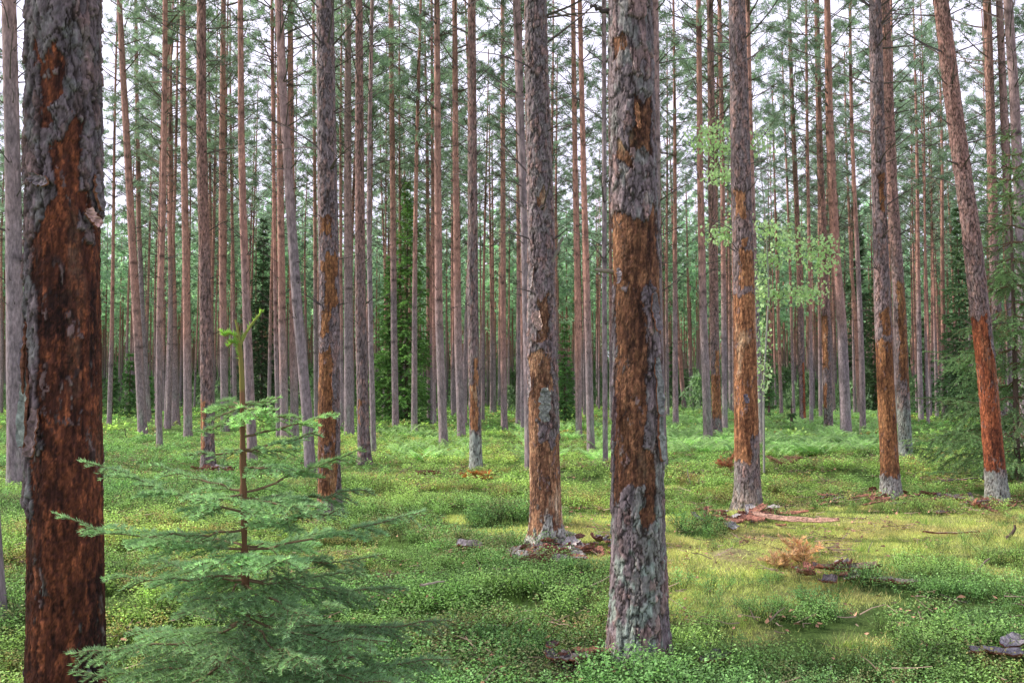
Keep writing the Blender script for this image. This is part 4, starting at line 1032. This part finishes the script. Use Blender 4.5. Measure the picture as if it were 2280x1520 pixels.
# ------------------------------------------------------------------ ground cover
def bilberry(seed, stems=9, per=11, ll=.0165, lw=.0115, H=.20, spread=.12, c=(.41, .58, .21)):
    r = np.random.default_rng(seed); mb = MB()
    for s in range(stems):
        az = r.uniform(0, 6.28); t = np.linspace(0, 1, 4); rad = r.uniform(.02, spread); h = H * r.uniform(.65, 1.1)
        pts = np.stack([rad * .3 * math.cos(az + 1) + rad * t ** 1.3 * math.cos(az), rad * .3 * math.sin(az + 1) + rad * t ** 1.3 * math.sin(az), t * h], 1)
        tube(mb, pts, np.linspace(.0018, .0009, 4), 3, (.10, .13, .05))
        u = r.uniform(.3, 1, per) ** .8; base = np.stack([np.interp(u, t, pts[:, a]) for a in range(3)], 1) + r.normal(size=(per, 3)) * .016
        dv = rand_unit(r, per); dv[:, 2] = np.abs(dv[:, 2]) * .5; dv /= np.linalg.norm(dv, axis=1)[:, None]
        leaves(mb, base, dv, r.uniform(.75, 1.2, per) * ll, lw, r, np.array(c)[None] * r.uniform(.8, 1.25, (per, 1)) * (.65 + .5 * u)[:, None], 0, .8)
    return mb
def pts_in(rng, n, y0, y1, hw=.60, pw=2.0):
    y = rng.uniform(y0 ** pw, y1 ** pw, n) ** (1 / pw); x = rng.uniform(-1, 1, n) * (hw * y + .3)
    return x, y
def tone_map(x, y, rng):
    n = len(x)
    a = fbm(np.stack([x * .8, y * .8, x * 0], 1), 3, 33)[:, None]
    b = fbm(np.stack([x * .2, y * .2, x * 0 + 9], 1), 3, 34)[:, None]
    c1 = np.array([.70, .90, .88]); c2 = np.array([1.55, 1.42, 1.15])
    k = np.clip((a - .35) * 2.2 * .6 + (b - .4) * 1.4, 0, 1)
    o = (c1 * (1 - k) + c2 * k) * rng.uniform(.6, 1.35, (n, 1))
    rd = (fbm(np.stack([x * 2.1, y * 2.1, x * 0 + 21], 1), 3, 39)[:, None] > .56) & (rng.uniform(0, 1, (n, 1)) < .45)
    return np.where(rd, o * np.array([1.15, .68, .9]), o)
CLEAR = [(1250, 1240, 125, 26), (1650, 1158, 110, 16), (1985, 1118, 160, 15), (2190, 1132, 80, 14), (1290, 1494, 75, 22), (485, 1052, 52, 7), (1900, 1292, 100, 20), (1775, 1170, 75, 18), (1045, 1240, 25, 14), (955, 1064, 26, 8), (1062, 1068, 45, 7), (2240, 1490, 60, 30), (1205, 1262, 50, 16)]
def cleared(x, y):
    px = CX + x / y * F; py = HOR + CAMZ / y * F; r = np.zeros(len(x), bool)
    for a, b, c, e in CLEAR: r |= ((px - a) / c) ** 2 + ((py - b) / e) ** 2 < 1
    return r & (hsh((x * 50).astype(int), (y * 50).astype(int), (x * 0).astype(int), 5) < .8)
rc = np.random.default_rng(55)
cov = MB()
near = [bilberry(k, H=.15 + .02 * (k % 3)) for k in range(6)]
mid = [bilberry(20 + k, 6, 7, .032, .022, .16, .17) for k in range(4)]
farb = [bilberry(30 + k, 4, 6, .075, .052, .16, .30) for k in range(3)]
for (srcs, n, y0, y1, s0, s1, pw) in [(near, 7500, 2.4, 10.5, .75, 1.2, 1.6), (near, 5500, 10, 16, .9, 1.35, 2), (mid, 13000, 15, 34, .8, 1.35, 2), (farb, 13000, 32, 105, .8, 1.5, 1.7)]:
    x, y = pts_in(rc, int(n * 1.2), y0, y1, .72, pw)
    n = len(x); mo_ = moss_amount(x, y); bare = fbm(np.stack([x * 1.1, y * 1.1, x * 0], 1), 3, 44)
    keep = (rc.uniform(0, 1, n) > mo_ * 1.02) & (bare > .37) & ~cleared(x, y)
    x, y = x[keep], y[keep]; mo_ = mo_[keep]
    n = len(x); s = rc.uniform(s0, s1, n) * (.5 + 1.0 * fbm(np.stack([x * 1.5, y * 1.5, x * 0], 1), 3, 45)) * (1 - .35 * mo_)
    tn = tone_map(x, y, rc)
    which = rc.integers(len(srcs), size=n); rz = rc.uniform(0, 6.28, n)
    for k, sm in enumerate(srcs):
        w_ = which == k
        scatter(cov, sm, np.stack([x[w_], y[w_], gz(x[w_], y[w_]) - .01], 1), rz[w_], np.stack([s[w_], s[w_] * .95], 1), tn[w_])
o = link('bilberry_carpet', cov.mesh('bilberry_carpet', [M_LEAF])); tag(o, 'fresh green bilberry shrubs carpeting the forest floor', 'ground cover', None, 'stuff')

gr = MB()
def moss_tuft(seed, n=70, h=.026, sp=.09, w=.005, c=(.72, .76, .32)):
    r = np.random.default_rng(seed); mb = MB(); p = np.zeros((n, 3)); p[:, :2] = r.normal(size=(n, 2)) * sp
    dv = rand_unit(r, n) * .7 + np.array([0, 0, 1]); dv /= np.linalg.norm(dv, axis=1)[:, None]
    blades(mb, p, dv, r.uniform(.5, 1.4, n) * h, w, r, np.array(c)[None] * r.uniform(.6, 1.35, (n, 1))); return mb
ms = [moss_tuft(k) for k in range(3)] + [moss_tuft(9, 45, .09, .05, .003, (.38, .50, .16))]
n = 24000; x = rc.uniform(-3.5, 9, n); y = rc.uniform(4, 20, n)
keep = (moss_amount(x, y) > rc.uniform(.15, .8, n)) & (np.abs(x) < .8 * y); x, y = x[keep], y[keep]; n = len(x)
which = rc.choice(4, n, p=[.31, .31, .31, .07]); s = rc.uniform(.7, 1.5, n)
br2 = sstep(.50, .62, fbm(np.stack([x * 1.5, y * 1.5, x * 0], 1), 3, 66))[:, None]
tn = (np.array([1.0, 1.0, .9]) * (1 - br2) + np.array([.95, .80, .85]) * br2) * rc.uniform(.7, 1.3, (n, 1))
for k in range(4):
    w_ = which == k
    scatter(gr, ms[k], np.stack([x[w_], y[w_], gz(x[w_], y[w_])], 1), rc.uniform(0, 6, w_.sum()), s[w_], tn[w_])
# grass in the shade and at mid distance
n = 2500; x, y = pts_in(rc, n, 3, 30, .6, 1.8)
gt = moss_tuft(12, 30, .13, .05, .0035, (.25, .38, .10))
scatter(gr, gt, np.stack([x, y, gz(x, y)], 1), rc.uniform(0, 6, n), rc.uniform(.6, 1.2, n) * (1 + y / 60), tone_map(x, y, rc))
o = link('moss_and_grass', gr.mesh('moss_and_grass', [M_LEAF])); tag(o, 'yellow-green moss and fine grass of the sunny clearing', 'moss', None, 'stuff')

# twigs, needles and bark crumbs lying all over the floor
li = MB()
def litter(seed):
    r = np.random.default_rng(seed); mb = MB()
    for k in range(4):
        a = r.uniform(0, 6.28); L_ = r.uniform(.04, .22); p = np.array([r.normal() * .1, r.normal() * .1, r.uniform(.0, .05)])
        e = p + np.array([math.cos(a), math.sin(a), r.uniform(-.1, .35)]) * L_
        tube(mb, np.stack([p, (p + e) / 2 + r.normal(size=3) * .008, e]), [.004, .003, .002], 3, np.array([.30, .22, .17]) * r.uniform(.5, 1.5))
    n = 9; leaves(mb, r.normal(size=(n, 3)) * np.array([.12, .12, .01]) + [0, 0, .03], rand_unit(r, n) * [1, 1, .2], r.uniform(.02, .06, n), r.uniform(.012, .035, n), r, np.array([.36, .20, .13])[None] * r.uniform(.4, 1.5, (n, 1)))
    return mb
lis = [litter(k) for k in range(5)]
n = 5200; x, y = pts_in(rc, n, 2.6, 30, .7, 1.7); cl_ = fbm(np.stack([x * 1.2, y * 1.2, x * 0], 1), 3, 48); keep = cl_ > rc.uniform(.3, .62, n); x, y = x[keep], y[keep]; n = len(x)
which = rc.integers(5, size=n)
for k in range(5):
    w_ = which == k
    scatter(li, lis[k], np.stack([x[w_], y[w_], gz(x[w_], y[w_]) + rc.uniform(0, .09, w_.sum())], 1), rc.uniform(0, 6, w_.sum()), rc.uniform(.6, 1.4, w_.sum()), np.ones((w_.sum(), 3)) * rc.uniform(.6, 1.5, (w_.sum(), 1)))
o = link('forest_litter', li.mesh('forest_litter', [M_TWIG])); tag(o, 'brown twigs, needles and bark crumbs littering the forest floor', 'litter', None, 'stuff')

# ferns
fe = MB()
def fern(seed, c=(.55, .78, .38)):
    r = np.random.default_rng(seed); mb = MB()
    for f in range(5):
        az = f * 1.256 + r.uniform(-.4, .4); L = r.uniform(.5, .8); t = np.linspace(0, 1, 9)
        d_ = np.array([math.cos(az), math.sin(az), 0]); sd = np.array([-d_[1], d_[0], 0])
        pts = d_[None] * (t * L)[:, None] + np.array([0, 0, 1.])[None] * (.55 * np.sin(t * 1.9) * L)[:, None]
        tube(mb, pts, np.linspace(.005, .002, 9), 3, np.array(c) * .7)
        for k in range(2, 17):
            u = k / 17; b = np.array([np.interp(u, t, pts[:, a]) for a in range(3)]); pl_ = L * .38 * math.sin(PI * min(1, u * .85 + .2)) * (1.1 - u)+.02
            for s in (-1, 1):
                dv = (sd * s * .9 + d_ * .45 + np.array([0, 0, -.15])); dv /= np.linalg.norm(dv)
                leaves(mb, b[None], dv[None], pl_, .05, r, np.array(c) * r.uniform(.75, 1.25), 0, 3)
    return mb
fs = [fern(k) for k in range(4)]
n = 620; x = np.zeros(0); y = np.zeros(0)
px = rc.uniform(1470, 2010, n); py = 912 + 105 * rc.uniform(0, 1, n) ** 1.3
px2 = rc.uniform(1150, 1400, 60); py2 = rc.uniform(945, 1040, 60); px3 = rc.uniform(860, 1060, 40); py3 = rc.uniform(960, 1030, 40)
px = np.concatenate([px, px2, px3]); py = np.concatenate([py, py2, py3])
dd = np.array([depth_of(p) for p in py]); x = (px - CX) / F * dd; y = dd; n = len(x)
which = rc.integers(4, size=n)
for k in range(4):
    w_ = which == k
    scatter(fe, fs[k], np.stack([x[w_], y[w_], gz(x[w_], y[w_])], 1), rc.uniform(0, 6, w_.sum()), rc.uniform(.5, .95, w_.sum()), np.array([1, 1, 1.0])[None] * rc.uniform(.7, 1.25, (w_.sum(), 1)))
o = link('bracken_ferns', fe.mesh('bracken_ferns', [M_LEAF])); tag(o, 'pale green bracken spread under the pines right of centre', 'fern', None, 'stuff')

# ------------------------------------------------------------------ light, sky, camera
EL, AZ = math.radians(40), math.radians(-80)
w = bpy.data.worlds.new('World'); sc.world = w; w.use_nodes = True
nt = w.node_tree; bg = nt.nodes['Background']
sky = N(nt, 'ShaderNodeTexSky'); sky.sky_type = 'NISHITA'; sky.sun_disc = False; sky.sun_elevation = EL; sky.sun_rotation = AZ
sky.dust_density = 2.5; sky.air_density = 1.0
tc = N(nt, 'ShaderNodeTexCoord'); nz = noise(nt, tc.outputs['Generated'], 3.0, 5, .6)
sepz = N(nt, 'ShaderNodeSeparateXYZ'); nt.links.new(tc.outputs['Generated'], sepz.inputs[0])
lowf = maprange(nt, sepz.outputs['Z'], .38, .62, 1.0, .12)
mul_ = N(nt, 'ShaderNodeMath', operation='MULTIPLY'); nt.links.new(maprange(nt, nz, .3, .55, .85, 1.0), mul_.inputs[0]); nt.links.new(lowf, mul_.inputs[1])
mx = N(nt, 'ShaderNodeMix', data_type='RGBA'); nt.links.new(mul_.outputs[0], mx.inputs['Factor'])
nt.links.new(sky.outputs[0], mx.inputs['A']); mx.inputs['B'].default_value = (10.7, 10.4, 12.8, 1)
nt.links.new(mx.outputs['Result'], bg.inputs['Color']); bg.inputs['Strength'].default_value = .132
L = bpy.data.lights.new('sun', 'SUN'); L.energy = 5; L.angle = math.radians(.6); L.color = (1, .95, .86)
so = bpy.data.objects.new('sun', L); col.objects.link(so)
from mathutils import Vector
dirs = Vector((math.sin(AZ) * math.cos(EL), math.cos(AZ) * math.cos(EL), math.sin(EL)))
so.rotation_euler = dirs.to_track_quat('Z', 'Y').to_euler(); so.location = (-20, 5, 30)

cam = bpy.data.cameras.new('camera'); co = bpy.data.objects.new('camera', cam); col.objects.link(co)
cam.sensor_width = 36; cam.lens = F / 2280 * 36; cam.clip_end = 3000; cam.clip_start = .05
co.location = (0, 0, CAMZ); co.rotation_euler = (PI / 2 + PITCH, 0, 0)
sc.camera = co
sc.view_settings.view_transform = 'Standard'; sc.view_settings.look = 'None'; sc.view_settings.exposure = 0
sc.render.engine = 'CYCLES'
cy = sc.cycles; cy.max_bounces = 7; cy.diffuse_bounces = 4; cy.glossy_bounces = 2; cy.transmission_bounces = 4; cy.transparent_max_bounces = 4
cy.sample_clamp_indirect = 6
sc.render.film_transparent = False
